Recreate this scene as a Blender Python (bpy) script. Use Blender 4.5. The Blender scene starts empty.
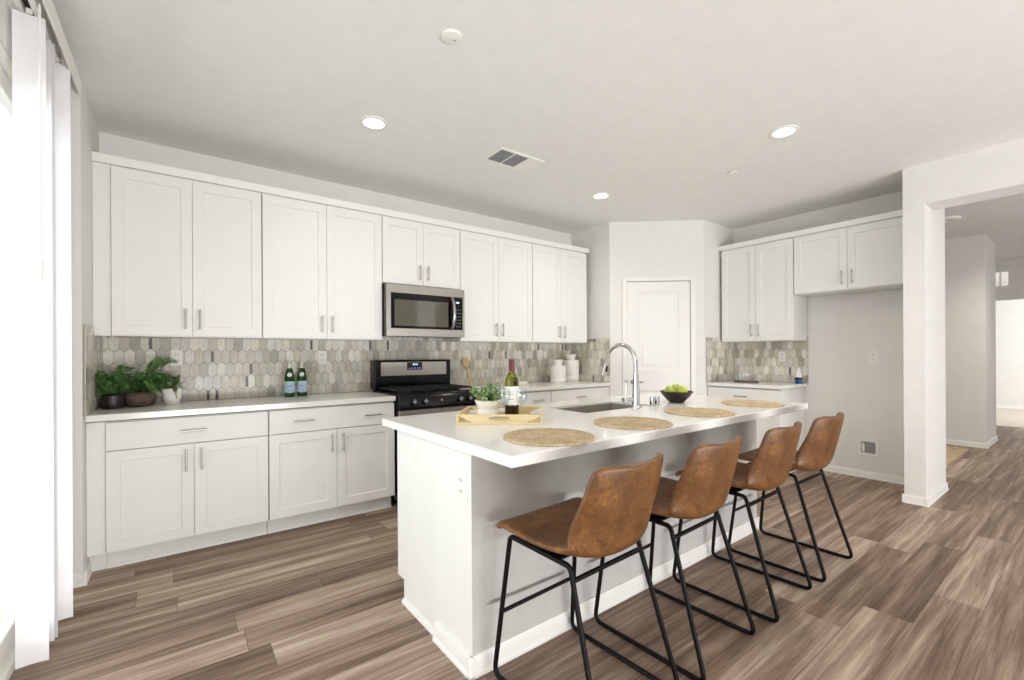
import bpy, bmesh, math, random
from mathutils import Vector, Matrix
PI = math.pi
random.seed(7)
S = bpy.context.scene
C = S.collection

# ------------------------------------------------------------------ camera
F_PX, YAW, HORIZON, CAM_H, ROLL = 445.36, 0.9297, 354.185, 1.2457, 0.0054
ca, sa = math.cos(YAW), math.sin(YAW)
cam_data = bpy.data.cameras.new('camera')
cam = bpy.data.objects.new('camera', cam_data)
C.objects.link(cam)
cam_data.sensor_width = 36.0
cam_data.lens = F_PX * 36.0 / 1024.0
cam_data.shift_y = (HORIZON - 340.0) / 1024.0
cam_data.clip_start = 0.05
fw, rt, up = Vector((ca, sa, 0)), Vector((sa, -ca, 0)), Vector((0, 0, 1))
cr, sr = math.cos(ROLL), math.sin(ROLL)
R2, U2 = rt * cr - up * sr, rt * sr + up * cr
cam.matrix_world = Matrix(((R2.x, U2.x, -fw.x, 0), (R2.y, U2.y, -fw.y, 0), (R2.z, U2.z, -fw.z, CAM_H), (0, 0, 0, 1)))
S.camera = cam

# ------------------------------------------------------------------ world, lights, exposure
S.view_settings.view_transform = 'Standard'
S.view_settings.look = 'None'
S.view_settings.gamma = 1.0
S.view_settings.use_curve_mapping = False
S.view_settings.exposure = 0.15
w = bpy.data.worlds.new('daylight')
S.world = w
w.use_nodes = True
w.node_tree.nodes['Background'].inputs[0].default_value = (0.93, 0.97, 1.0, 1)
w.node_tree.nodes['Background'].inputs[1].default_value = 0.45


def area(name, loc, rot, sx, sy, power, col=(1, 1, 1)):
    d = bpy.data.lights.new(name, 'AREA')
    d.shape = 'RECTANGLE'
    d.size, d.size_y = sx, sy
    d.energy = power
    d.color = col
    o = bpy.data.objects.new(name, d)
    C.objects.link(o)
    o.location = loc
    o.rotation_euler = rot
    return o


# daylight through the sliding door (faces +X), through the windows behind the viewer, and in the far room
area('patio_daylight', (-2.4, 1.7, 2.2), (0, -PI / 2, 0), 3.2, 3.8, 138, (0.97, 0.985, 1.0))
area('patio_ground_bounce', (-1.0, 1.75, 0.35), (0, -PI / 2 - 0.75, 0), 0.6, 2.3, 10, (1.0, 0.98, 0.95))
area('rear_daylight', (2.0, -3.9, 0.3), (PI / 2 + 0.7, 0, 0), 5.0, 0.6, 240, (0.985, 0.99, 1.0))
area('hall_daylight', (7.0, -2.8, 1.3), (PI / 2, 0, -0.3), 2.2, 2.0, 14, (1.0, 0.98, 0.96))
area('far_room_daylight', (12.8, -1.6, 1.5), (PI / 2, 0, 0), 2.6, 2.2, 118, (0.98, 0.99, 1.0))


# ------------------------------------------------------------------ materials
def lin(c):
    r = []
    for v in c:
        v /= 255.0
        r.append(v / 12.92 if v <= 0.04045 else ((v + 0.055) / 1.055) ** 2.4)
    return (r[0], r[1], r[2], 1.0)


class NT:
    def __init__(s, name):
        s.m = bpy.data.materials.new(name)
        s.m.use_nodes = True
        s.t = s.m.node_tree
        s.b = s.t.nodes['Principled BSDF']

    def n(s, typ, **kw):
        x = s.t.nodes.new(typ)
        for k, v in kw.items():
            setattr(x, k, v)
        return x

    def l(s, a, b):
        s.t.links.new(a, b)

    def put(s, inp, v):
        if hasattr(v, 'is_linked') or hasattr(v, 'links'):
            s.l(v, inp)
        else:
            inp.default_value = v

    def math(s, op, a, b=0.0):
        x = s.n('ShaderNodeMath', operation=op)
        s.put(x.inputs[0], a)
        s.put(x.inputs[1], b)
        return x.outputs[0]

    def coord(s, kind='Object', scale=(1, 1, 1)):
        t = s.n('ShaderNodeTexCoord')
        m = s.n('ShaderNodeMapping')
        m.inputs['Scale'].default_value = scale
        s.l(t.outputs[kind], m.inputs[0])
        return m.outputs[0]

    def noise(s, vec, scale, detail=3, rough=0.5, dist=0.0):
        x = s.n('ShaderNodeTexNoise')
        s.l(vec, x.inputs['Vector'])
        x.inputs['Scale'].default_value = scale
        x.inputs['Detail'].default_value = detail
        x.inputs['Roughness'].default_value = rough
        x.inputs['Distortion'].default_value = dist
        return x.outputs['Fac']

    def ramp(s, fac, stops):
        x = s.n('ShaderNodeValToRGB')
        e = x.color_ramp.elements
        while len(e) < len(stops):
            e.new(0.5)
        for el, (p, c) in zip(e, stops):
            el.position = p
            el.color = lin(c)
        s.l(fac, x.inputs[0])
        return x.outputs[0]

    def mix(s, fac, a, b, mode='MIX'):
        x = s.n('ShaderNodeMix', data_type='RGBA', blend_type=mode)
        s.put(x.inputs[0], fac)
        s.put(x.inputs[6], a)
        s.put(x.inputs[7], b)
        return x.outputs[2]

    def bump(s, h, strength=0.2, dist=0.002):
        x = s.n('ShaderNodeBump')
        x.inputs['Strength'].default_value = strength
        x.inputs['Distance'].default_value = dist
        s.l(h, x.inputs['Height'])
        s.l(x.outputs[0], s.b.inputs['Normal'])

    def col(s, v):
        s.put(s.b.inputs['Base Color'], v)

    def set(s, **kw):
        for k, v in kw.items():
            s.put(s.b.inputs[k.replace('_', ' ')], v)


def simple(name, c, rough=0.5, metal=0.0, var=0.04, scale=8.0, bump=0.0, **kw):
    """paint-like material: the colour with a slight procedural mottling"""
    k = NT(name)
    f = k.noise(k.coord(), scale, 4)
    lo = tuple(max(0, v * (1 - var)) for v in c)
    hi = tuple(min(255, v * (1 + var)) for v in c)
    k.col(k.ramp(f, [(0.3, lo), (0.7, hi)]))
    k.set(Roughness=rough, Metallic=metal)
    for a, b in kw.items():
        k.b.inputs[a.replace('_', ' ')].default_value = b
    if bump:
        k.bump(k.noise(k.coord(), 260, 2), bump, 0.001)
    return k.m


M = {}
M['wall'] = simple('wall_paint', (232, 230, 226), 0.85, var=0.008, bump=0.08)
M['ceiling'] = simple('ceiling_paint', (236, 235, 231), 0.9, var=0.008, bump=0.1)
M['pony'] = simple('island_wall_shaded_paint', (194, 192, 188), 0.85, var=0.02, scale=14, bump=0.25)  # room wall colour darkened, shade of the island's bar side included
M['trim'] = simple('trim_paint', (238, 236, 231), 0.45, var=0.005)
M['cab'] = simple('cabinet_paint', (238, 237, 233), 0.38, var=0.006)
M['quartz'] = simple('white_quartz', (240, 238, 234), 0.16, var=0.012, scale=40)
M['nickel'] = simple('brushed_nickel', (176, 174, 170), 0.32, 1.0)
M['chrome'] = simple('chrome', (215, 215, 215), 0.09, 1.0, var=0.01)
M['blackmetal'] = simple('black_powder_coat', (6, 6, 7), 0.5, 0.0, var=0.1, Specular_IOR_Level=0.2)
M['blackgloss'] = simple('black_enamel', (5, 5, 7), 0.12, var=0.1, Specular_IOR_Level=0.3)
M['iron'] = simple('cast_iron', (22, 22, 22), 0.6, var=0.2, scale=60)
M['plastic'] = simple('white_plastic', (240, 238, 232), 0.4, var=0.005)
M['slot'] = simple('dark_slot', (40, 38, 36), 0.6)
M['ceramic'] = simple('white_glazed_ceramic', (243, 240, 233), 0.22, var=0.01)
M['vinyl'] = simple('vane_vinyl', (240, 239, 240), 0.5, var=0.01)
M['vinyl'].node_tree.nodes['Principled BSDF'].inputs['Subsurface Weight'].default_value = 0.0
M['rubber'] = simple('dark_rubber', (25, 25, 25), 0.8)
M['darkpot'] = simple('dark_glazed_pot', (30, 20, 20), 0.4, var=0.2)
M['soil'] = simple('potting_soil', (38, 28, 22), 0.95, var=0.35, scale=60)
M['carpet'] = simple('beige_carpet', (205, 196, 184), 0.98, var=0.06, scale=120, bump=0.6)
M['label_white'] = simple('paper_label', (236, 232, 226), 0.6, var=0.02)
M['label_blue'] = simple('pale_blue_label', (176, 200, 222), 0.5, var=0.05, scale=60)
M['label_green'] = simple('pale_green_label', (190, 222, 190), 0.5, var=0.05, scale=60)
M['foil'] = simple('burgundy_foil', (92, 30, 36), 0.35, 0.3, var=0.1)
M['cap'] = simple('silver_cap', (205, 205, 200), 0.35, 0.7)
M['wine'] = simple('red_wine', (84, 22, 22), 0.15)
M['bluelabel'] = simple('blue_label', (32, 84, 140), 0.35, var=0.15, scale=40)
M['redwood'] = simple('reddish_wood', (86, 46, 34), 0.4, var=0.2, scale=30)
M['spoonwood'] = simple('light_wood', (220, 186, 136), 0.5, var=0.1, scale=30)
M['bowlwood'] = simple('dark_bowl_wood', (34, 24, 20), 0.35, var=0.25, scale=30)
M['stem'] = simple('plant_stem', (70, 84, 40), 0.6)
M['keys'] = simple('grey_marking', (150, 152, 155), 0.5)


def make_lens(name, c, strength):
    k = NT(name)
    k.col(lin(c))
    k.set(Emission_Color=lin(c), Emission_Strength=strength)
    return k.m


M['lens'] = make_lens('lit_lamp_lens', (255, 240, 214), 9.0)
M['digits'] = make_lens('lit_clock_digits', (170, 200, 255), 1.5)


def glass(name, c, rough=0.02, ior=1.45):
    k = NT(name)
    k.col(lin(c))
    k.set(Roughness=rough, IOR=ior, Transmission_Weight=1.0)
    return k.m


M['green_glass'] = glass('green_glass', (30, 120, 40))
M['olive_glass'] = glass('olive_glass', (150, 150, 30))
M['acrylic'] = glass('clear_acrylic', (245, 248, 250), 0.03, 1.3)


def pane_material(name='window_pane', refl=0.08):
    k = NT(name)
    g = k.n('ShaderNodeBsdfGlossy')
    g.inputs['Roughness'].default_value = 0.02
    t = k.n('ShaderNodeBsdfTransparent')
    t.inputs[0].default_value = (0.95, 0.97, 0.97, 1)
    m = k.n('ShaderNodeMixShader')
    m.inputs[0].default_value = refl
    k.l(t.outputs[0], m.inputs[1])
    k.l(g.outputs[0], m.inputs[2])
    k.l(m.outputs[0], k.t.nodes['Material Output'].inputs['Surface'])
    return k.m


M['pane'] = pane_material()
M['clear_glass'] = pane_material('thin_clear_glass', 0.06)


def brushed(name, c, rough=0.3):
    k = NT(name)
    f = k.noise(k.coord(scale=(3, 3, 160)), 5, 2)
    k.col(k.ramp(f, [(0.3, tuple(v * 0.9 for v in c)), (0.7, c)]))
    k.set(Metallic=1.0, Roughness=rough)
    return k.m


M['steel'] = brushed('brushed_stainless', (180, 174, 165), 0.3)
M['sinksteel'] = brushed('sink_stainless', (188, 182, 174), 0.38)


def dark_window():
    k = NT('oven_window_glass')
    k.col(lin((88, 84, 70)))
    k.set(Roughness=0.05, IOR=1.75)
    return k.m


M['darkglass'] = dark_window()


def floor_material():
    k = NT('vinyl_plank')
    t = k.n('ShaderNodeTexCoord')
    sp = k.n('ShaderNodeSeparateXYZ')
    k.l(t.outputs['Object'], sp.inputs[0])
    x, y = sp.outputs[0], sp.outputs[1]
    W, L = 0.181, 1.22
    yr = k.math('DIVIDE', y, W)
    row = k.math('FLOOR', yr)
    wn = k.n('ShaderNodeTexWhiteNoise', noise_dimensions='1D')
    k.l(row, wn.inputs['W'])
    xr = k.math('ADD', k.math('DIVIDE', x, L), k.math('MULTIPLY', wn.outputs['Value'], 7.3))
    colm = k.math('FLOOR', xr)
    cb = k.n('ShaderNodeCombineXYZ')
    k.l(row, cb.inputs[0])
    k.l(colm, cb.inputs[1])
    w2 = k.n('ShaderNodeTexWhiteNoise', noise_dimensions='2D')
    k.l(cb.outputs[0], w2.inputs['Vector'])
    rnd = w2.outputs['Value']
    # grain: noise stretched along the plank, shifted per plank
    gv = k.n('ShaderNodeCombineXYZ')
    k.l(k.math('MULTIPLY', x, 0.6), gv.inputs[0])
    k.l(k.math('MULTIPLY', y, 12.0), gv.inputs[1])
    k.l(k.math('MULTIPLY', rnd, 50.0), gv.inputs[2])
    g1 = k.noise(gv.outputs[0], 1.6, 6, 0.60, 0.35)
    gv2 = k.n('ShaderNodeCombineXYZ')
    k.l(k.math('MULTIPLY', x, 3.0), gv2.inputs[0])
    k.l(k.math('MULTIPLY', y, 90.0), gv2.inputs[1])
    k.l(k.math('MULTIPLY', rnd, 31.0), gv2.inputs[2])
    g2 = k.noise(gv2.outputs[0], 1.5, 3, 0.6)
    v = k.math('ADD', k.math('MULTIPLY', rnd, 0.22), k.math('ADD', k.math('MULTIPLY', g1, 0.86), k.math('MULTIPLY', g2, 0.34)))
    v = k.math('SUBTRACT', v, 0.22)
    c = k.ramp(v, [(0.22, (84, 63, 50)), (0.40, (124, 102, 86)), (0.54, (160, 138, 120)), (0.74, (206, 188, 169))])
    # seams
    fy = k.math('FRACT', yr)
    fx = k.math('FRACT', xr)
    sy = k.math('LESS_THAN', k.math('MINIMUM', fy, k.math('SUBTRACT', 1.0, fy)), 0.008)
    sx = k.math('LESS_THAN', k.math('MINIMUM', fx, k.math('SUBTRACT', 1.0, fx)), 0.0012)
    seam = k.math('MAXIMUM', sx, sy)
    c = k.mix(k.math('MULTIPLY', seam, 0.55), c, lin((58, 46, 40)))
    k.col(c)
    k.put(k.b.inputs['Roughness'], k.math('ADD', k.math('MULTIPLY', g1, 0.15), 0.42))
    k.set(Specular_IOR_Level=0.3)
    k.bump(k.math('SUBTRACT', g2, k.math('MULTIPLY', seam, 0.8)), 0.25, 0.0015)
    return k.m


M['floor'] = floor_material()


def leather_material():
    k = NT('worn_brown_leather')
    v = k.coord()
    a = k.noise(v, 9, 6, 0.65, 0.6)
    b = k.noise(v, 60, 6, 0.75, 1.6)
    f = k.math('ADD', k.math('MULTIPLY', a, 0.5), k.math('MULTIPLY', b, 0.5))
    k.col(k.ramp(f, [(0.32, (62, 39, 18)), (0.45, (98, 63, 30)), (0.56, (126, 84, 43)), (0.68, (166, 120, 72))]))
    k.set(Roughness=0.42)
    vo = k.n('ShaderNodeTexVoronoi')
    k.l(v, vo.inputs['Vector'])
    vo.inputs['Scale'].default_value = 260
    k.bump(vo.outputs['Distance'], 0.15, 0.001)
    return k.m


M['leather'] = leather_material()
M['welt'] = simple('leather_edge', (176, 126, 82), 0.45, var=0.12, scale=30)


def jute_material():
    k = NT('woven_seagrass')
    v = k.coord()
    a = k.noise(v, 130, 4, 0.7)
    b = k.noise(v, 14, 3)
    f = k.math('ADD', k.math('MULTIPLY', a, 0.7), k.math('MULTIPLY', b, 0.3))
    k.col(k.ramp(f, [(0.32, (130, 106, 76)), (0.5, (202, 178, 142)), (0.68, (234, 217, 186))]))
    k.set(Roughness=0.85)
    k.bump(a, 0.6, 0.003)
    return k.m


M['jute'] = jute_material()


def tile_material():
    k = NT('stone_picket_tile')
    at = k.n('ShaderNodeAttribute', attribute_name='tone')
    v = k.coord(scale=(1, 1, 0.35))
    f = k.noise(v, 55, 5, 0.6, 0.8)
    st = k.ramp(f, [(0.25, (216, 213, 208)), (0.5, (243, 242, 240)), (0.75, (255, 255, 255))])
    k.col(k.mix(1.0, at.outputs['Color'], st, 'MULTIPLY'))
    k.set(Roughness=0.28)
    return k.m


M['tile'] = tile_material()
M['grout'] = simple('grey_grout', (164, 157, 146), 0.9)


def wood_tray():
    k = NT('pale_birch')
    f = k.noise(k.coord(scale=(2, 30, 30)), 3, 4, 0.6)
    k.col(k.ramp(f, [(0.3, (222, 198, 146)), (0.7, (240, 222, 178))]))
    k.set(Roughness=0.5)
    return k.m


M['birch'] = wood_tray()


def stone_pot():
    k = NT('brown_stoneware')
    f = k.noise(k.coord(scale=(1, 1, 5)), 20, 5, 0.7)
    k.col(k.ramp(f, [(0.3, (66, 52, 44)), (0.7, (112, 94, 82))]))
    k.set(Roughness=0.75)
    k.bump(f, 0.5, 0.004)
    return k.m


M['stonepot'] = stone_pot()


def leaf_material(name, lo, mid, hi):
    k = NT(name)
    f = k.noise(k.coord(), 28, 3, 0.6)
    k.col(k.ramp(f, [(0.3, lo), (0.5, mid), (0.72, hi)]))
    k.set(Roughness=0.5)
    return k.m


M['fern'] = leaf_material('fern_green', (24, 56, 22), (52, 98, 40), (112, 150, 72))
M['sage'] = leaf_material('sage_leaf', (84, 116, 62), (140, 170, 108), (214, 226, 186))
M['redleaf'] = leaf_material('bronze_leaf', (70, 50, 24), (96, 92, 40), (130, 110, 60))
M['apple'] = leaf_material('green_apple', (146, 168, 44), (182, 196, 70), (212, 218, 112))


# ------------------------------------------------------------------ mesh helpers
class MB:
    def __init__(s):
        s.v, s.f, s.mi, s.mats = [], [], [], []
        s.cur = 0

    def use(s, m):
        if m not in s.mats:
            s.mats.append(m)
        s.cur = s.mats.index(m)
        return s

    def add(s, vs, fs):
        o = len(s.v)
        s.v += [tuple(q) for q in vs]
        for f in fs:
            s.f.append([o + i for i in f])
            s.mi.append(s.cur)
        return s

    def box(s, x0, x1, y0, y1, z0, z1):
        vs = [(x0, y0, z0), (x1, y0, z0), (x1, y1, z0), (x0, y1, z0), (x0, y0, z1), (x1, y0, z1), (x1, y1, z1), (x0, y1, z1)]
        return s.add(vs, [(0, 3, 2, 1), (4, 5, 6, 7), (0, 1, 5, 4), (1, 2, 6, 5), (2, 3, 7, 6), (3, 0, 4, 7)])

    def prism(s, poly, z0, z1, axis='z'):
        """poly in 2-D, extruded along the axis (x: poly=(y,z); y: poly=(x,z); z: poly=(x,y))"""
        n = len(poly)

        def P(p, h):
            return {'z': (p[0], p[1], h), 'y': (p[0], h, p[1]), 'x': (h, p[0], p[1])}[axis]
        vs = [P(p, z0) for p in poly] + [P(p, z1) for p in poly]
        fs = [tuple(range(n))[::-1], tuple(range(n, 2 * n))]
        fs += [(i, (i + 1) % n, n + (i + 1) % n, n + i) for i in range(n)]
        return s.add(vs, fs)

    def lathe(s, prof, cx=0, cy=0, z=0, n=24, cap=True):
        """profile [(r, z)...] from bottom to top"""
        vs, fs = [], []
        k = len(prof)
        for r, h in prof:
            for i in range(n):
                a = 2 * PI * i / n
                vs.append((cx + r * math.cos(a), cy + r * math.sin(a), z + h))
        for j in range(k - 1):
            for i in range(n):
                i2 = (i + 1) % n
                fs.append((j * n + i, j * n + i2, (j + 1) * n + i2, (j + 1) * n + i))
        if cap:
            if prof[0][0] > 1e-5:
                fs.append(tuple(range(n))[::-1])
            if prof[-1][0] > 1e-5:
                fs.append(tuple((k - 1) * n + i for i in range(n)))
        return s.add(vs, fs)

    def tube(s, path, r, n=10, closed=False, rs=None):
        P = [Vector(p) for p in path]
        m = len(P)
        vs, fs = [], []
        T = []
        for i in range(m):
            if closed:
                t = P[(i + 1) % m] - P[i - 1]
            else:
                t = P[min(i + 1, m - 1)] - P[max(i - 1, 0)]
            T.append(t.normalized())
        u = Vector((0, 0, 1)) if abs(T[0].z) < 0.9 else Vector((1, 0, 0))
        u = (u - T[0] * u.dot(T[0])).normalized()
        for i in range(m):
            u = (u - T[i] * u.dot(T[i])).normalized()
            w_ = T[i].cross(u)
            rr = rs[i] if rs else r
            for j in range(n):
                a = 2 * PI * j / n
                vs.append(P[i] + (u * math.cos(a) + w_ * math.sin(a)) * rr)
        for i in range(m if closed else m - 1):
            i2 = (i + 1) % m
            for j in range(n):
                j2 = (j + 1) % n
                fs.append((i * n + j, i * n + j2, i2 * n + j2, i2 * n + j))
        if not closed:
            fs.append(tuple(range(n))[::-1])
            fs.append(tuple((m - 1) * n + j for j in range(n)))
        return s.add(vs, fs)

    def slab_hole(s, o, h, z0, z1):
        """rectangular slab o=(x0,x1,y0,y1) with rectangular hole h"""
        ox = [(o[0], o[2]), (o[1], o[2]), (o[1], o[3]), (o[0], o[3])]
        hx = [(h[0], h[2]), (h[1], h[2]), (h[1], h[3]), (h[0], h[3])]
        vs = [(x, y, z) for z in (z0, z1) for r in (ox, hx) for x, y in r]
        fs = []
        for i in range(4):
            j = (i + 1) % 4
            fs += [(8 + i, 8 + j, 12 + j, 12 + i), (i, 4 + i, 4 + j, j), (i, j, 8 + j, 8 + i), (4 + i, 12 + i, 12 + j, 4 + j)]
        return s.add(vs, fs)

    def xf(s, mat, start=0):
        s.v[start:] = [tuple(mat @ Vector(q)) for q in s.v[start:]]
        return s

    def mesh(s, name, angle=35):
        me = bpy.data.meshes.new(name)
        me.from_pydata(s.v, [], s.f)
        for m in s.mats:
            me.materials.append(m)
        me.polygons.foreach_set('material_index', s.mi)
        me.polygons.foreach_set('use_smooth', [True] * len(s.f))
        bm = bmesh.new()
        bm.from_mesh(me)
        bmesh.ops.recalc_face_normals(bm, faces=bm.faces)
        bm.to_mesh(me)
        bm.free()
        me.set_sharp_from_angle(angle=math.radians(angle))
        me.update()
        return me

    def obj(s, name, parent=None, bevel=0.0, angle=35, label=None, loc=None):
        o = bpy.data.objects.new(name, s.mesh(name, angle))
        C.objects.link(o)
        if parent is not None:
            o.parent = parent
        if loc:
            o.location = loc
        if bevel:
            b = o.modifiers.new('bevel', 'BEVEL')
            b.width = bevel
            b.segments = 2
            b.limit_method = 'ANGLE'
            b.angle_limit = math.radians(50)
        if label:
            o['label'] = label
        return o


def mb(m):
    return MB().use(M[m])


def tag(o, label, cat, group=None, kind=None):
    o['label'] = label
    o['category'] = cat
    if group:
        o['group'] = group
    if kind:
        o['kind'] = kind
    return o


def thing(name, label, cat, loc=(0, 0, 0), rz=0.0, group=None):
    o = bpy.data.objects.new(name, None)
    o.empty_display_size = 0.1
    C.objects.link(o)
    o.location = loc
    o.rotation_euler = (0, 0, rz)
    return tag(o, label, cat, group)


def dup(root, loc, rz, label):
    r = root.copy()
    C.objects.link(r)
    r.location = loc
    r.rotation_euler = (0, 0, rz)
    r['label'] = label
    for ch in root.children:
        c = ch.copy()
        C.objects.link(c)
        c.parent = r
        for g in ch.children:
            d = g.copy()
            C.objects.link(d)
            d.parent = c
    return r


def struct(m, name, label, cat, bevel=0.0, parent=None):
    o = m.obj(name, parent, bevel)
    if parent is None:
        tag(o, label, cat, None, 'structure')
    return o


def arc(c, r, a0, a1, n, f):
    return [f(c[0] + r * math.cos(a0 + (a1 - a0) * i / n), c[1] + r * math.sin(a0 + (a1 - a0) * i / n)) for i in range(n + 1)]


# ------------------------------------------------------------------ room dimensions (metres; viewer at the origin)
YW, X0, X1, XR, Y2, ZC = 4.069, -0.428, 3.98, 5.45, 2.748, 2.76
XS = -0.53                     # inner face of the wall with the sliding door
XC, YC0, YC1 = 4.8175, 1.02, 0.885
RY = -3.2

# ------------------------------------------------------------------ setting
struct(mb('floor').box(-0.7, 10.98, RY, 4.3, -0.1, 0), 'floor', 'grey brown wood plank floor', 'floor')
struct(mb('carpet').box(10.98, 15, RY, 4.3, -0.1, 0.006), 'floor_carpet', 'pale carpet in the far room beyond the hall', 'floor')
struct(mb('ceiling').box(-0.7, 15, RY, 4.3, ZC, ZC + 0.1), 'ceiling', 'flat off white ceiling', 'ceiling')
struct(mb('wall').box(-0.66, X1 + 0.1, YW, YW + 0.12, 0, ZC), 'wall_back', 'wall behind the long row of white cabinets', 'wall')
m = mb('wall')
m.box(-0.66, X0, 3.35, YW, 0, ZC)
m.box(-0.66, XS, 3.0, 3.35, 0, ZC)
m.box(-0.66, XS, 0.5, 3.0, 2.43, ZC)
m.box(-0.66, XS, RY, 0.5, 0, ZC)
struct(m, 'wall_left', 'left wall with the sliding glass door', 'wall')
struct(mb('wall').box(X1, X1 + 0.1, 3.44, YW, 0, ZC), 'wall_pantry', 'short wall at the end of the long counter', 'wall')
# diagonal pantry wall: local x runs along the wall, local -y faces the kitchen
A = Vector((3.98, 3.44))
B = Vector((4.775, 2.748))
DL = (B - A).length
DA = math.atan2(B.y - A.y, B.x - A.x)
DM = Matrix.Translation((A.x, A.y, 0)) @ Matrix.Rotation(DA, 4, 'Z')
m = mb('wall')
m.box(0, 0.19, 0, 0.1, 0, ZC).box(0.906, DL, 0, 0.1, 0, ZC).box(0.19, 0.906, 0, 0.1, 2.075, ZC)
m.xf(DM)
struct(m, 'wall_diagonal', 'diagonal corner wall around the pantry door', 'wall')
struct(mb('wall').box(B.x, XR + 0.1, Y2, Y2 + 0.1, 0, ZC), 'wall_nook', 'narrow wall right of the pantry door', 'wall')
struct(mb('wall').box(XR, XR + 0.1, 1.02, Y2, 0, ZC), 'wall_right', 'right wall behind the empty fridge space', 'wall')
m = mb('wall')
m.box(XC, 5.56, YC1, YC0, 0, ZC)
m.box(XC, 5.10, -2.2, YC1, 2.44, ZC)
m.box(XC, 5.10, RY, -2.2, 0, ZC)
struct(m, 'wall_opening', 'pale pillar and header framing the hall opening', 'wall')
struct(mb('wall').box(8.3, 9.2, 0.95, 4.2, 0, ZC), 'wall_hall', 'hall wall seen through the opening', 'wall')
m = mb('wall')
m.box(5.55, 8.3, 2.6, 2.7, 0, ZC)
struct(m, 'wall_entry', 'entry wall hidden behind the pillar', 'wall')
m = mb('wall')
m.box(10.95, 11.07, 0.2, 0.95, 2.10, ZC).box(10.95, 11.07, 1.50, 3.6, 2.10, ZC)
m.box(10.95, 11.07, 0.95, 1.50, 2.10, 2.30).box(10.95, 11.07, 0.95, 1.50, 2.60, ZC)
m.box(10.95, 11.07, RY, 0.2, 0, ZC)
struct(m, 'wall_far', 'far hall wall with small transom window', 'wall')
struct(mb('wall').box(14.45, 14.6, RY, 4.2, 0, ZC), 'wall_end', 'bright end wall of the far carpeted room', 'wall')

# transom window in the far hall wall
wn = struct(MB().use(M['trim']).box(10.93, 10.98, 0.95, 1.50, 2.30, 2.335).box(10.93, 10.98, 0.95, 1.50, 2.565, 2.60)
            .box(10.93, 10.98, 0.95, 0.985, 2.335, 2.565).box(10.93, 10.98, 1.465, 1.50, 2.335, 2.565)
            .box(10.94, 10.97, 1.065, 1.085, 2.335, 2.565).box(10.94, 10.97, 1.28, 1.30, 2.335, 2.565),
            'window_1', 'small white framed transom window high on the far hall wall', 'window')
p = mb('pane').box(10.953, 10.957, 0.985, 1.465, 2.335, 2.565).obj('pane', wn)


# baseboards
def board(x0, x1, y0, y1):
    return mb('trim').box(x0, x1, y0, y1, 0, 0.085)


def baseboard(segs, name, label, mat=None):
    m = mb('trim')
    for (xa, ya, xb, yb, nx, ny) in segs:      # wall line a->b, outward normal n
        d = Vector((xb - xa, yb - ya))
        L_ = d.length
        st = len(m.v)
        prof = [(0, 0), (-0.018, 0), (-0.018, 0.012), (-0.012, 0.018), (-0.012, 0.056), (-0.005, 0.068), (0, 0.068)]
        m.prism([(q[0], q[1]) for q in prof], -0.0, L_, 'x')
        # local: x along, y=-out, z up
        ang = math.atan2(d.y, d.x)
        mt = Matrix.Translation((xa, ya, 0)) @ Matrix.Rotation(ang, 4, 'Z')
        m.xf(mt, st)
    return struct(m, name, label, 'baseboard')


# direction a->b such that the room lies on the right-hand (local -y) side
baseboard([(XR, 1.945, XR, 1.02, -1, 0)], 'baseboard_right', 'white baseboard along the empty fridge space')
baseboard([(XC, YC0 + 0.012, XC, YC1 - 0.0172, -1, 0), (XC - 0.0176, YC1, 5.56, YC1, 0, -1)], 'baseboard_pillar', 'white baseboard wrapping the pale pillar')
baseboard([(X0, 3.35 - 0.0172, X0, 3.52, 1, 0), (XS, 3.35, X0 + 0.0176, 3.35, 0, -1)], 'baseboard_left', 'white baseboard between the blinds and the cabinets')
baseboard([(8.3, 2.6, 8.3, 0.95 - 0.0172, -1, 0), (8.3 - 0.0176, 0.95, 9.2, 0.95, 0, -1)], 'baseboard_hall', 'white baseboard round the hall wall corner')
baseboard([(14.45, 3.5, 14.45, RY, -1, 0)], 'baseboard_end', 'white baseboard in the far carpeted room')

# sliding glass door
d1 = bpy.data.objects.new('door_1', None)
C.objects.link(d1)
d1.location = (-0.6, 0.5, 0)
tag(d1, 'white framed sliding glass patio door behind the vertical blinds', 'door', None, 'structure')
m = mb('plastic')
m.box(-0.055, 0.068, 2.44, 2.497, 0.04, 2.38).box(-0.055, 0.068, 0.003, 0.06, 0.04, 2.38).box(-0.055, 0.068, 0.003, 2.497, 2.38, 2.427).box(-0.055, 0.068, 0.003, 2.497, 0.0, 0.04)
m.box(0.03, 0.045, 0.06, 2.44, 0.04, 0.055)
m.obj('door_frame', d1, 0.003)
for y0, y1, xx in ((1.22, 2.44, 0.008), (0.06, 1.29, -0.035)):
    m = mb('plastic')
    m.box(xx, xx + 0.04, y1 - 0.07, y1, 0.055, 2.378).box(xx, xx + 0.04, y0, y0 + 0.07, 0.055, 2.378)
    m.box(xx, xx + 0.04, y0 + 0.07, y1 - 0.07, 2.30, 2.378).box(xx, xx + 0.04, y0 + 0.07, y1 - 0.07, 0.055, 0.15)
    pn = m.obj('sliding_panel', d1, 0.003)
    mb('pane').box(xx + 0.017, xx + 0.023, y0 + 0.07, y1 - 0.07, 0.15, 2.30).obj('pane', pn)
m = mb('plastic').box(0.048, 0.075, 2.39, 2.42, 0.95, 1.15)
m.obj('door_handle', d1, 0.004)

# pantry door in the diagonal wall
d2 = bpy.data.objects.new('door_2', None)
C.objects.link(d2)
d2.matrix_world = DM
tag(d2, 'white two panel pantry door in the diagonal corner', 'door', None, 'structure')


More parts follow.
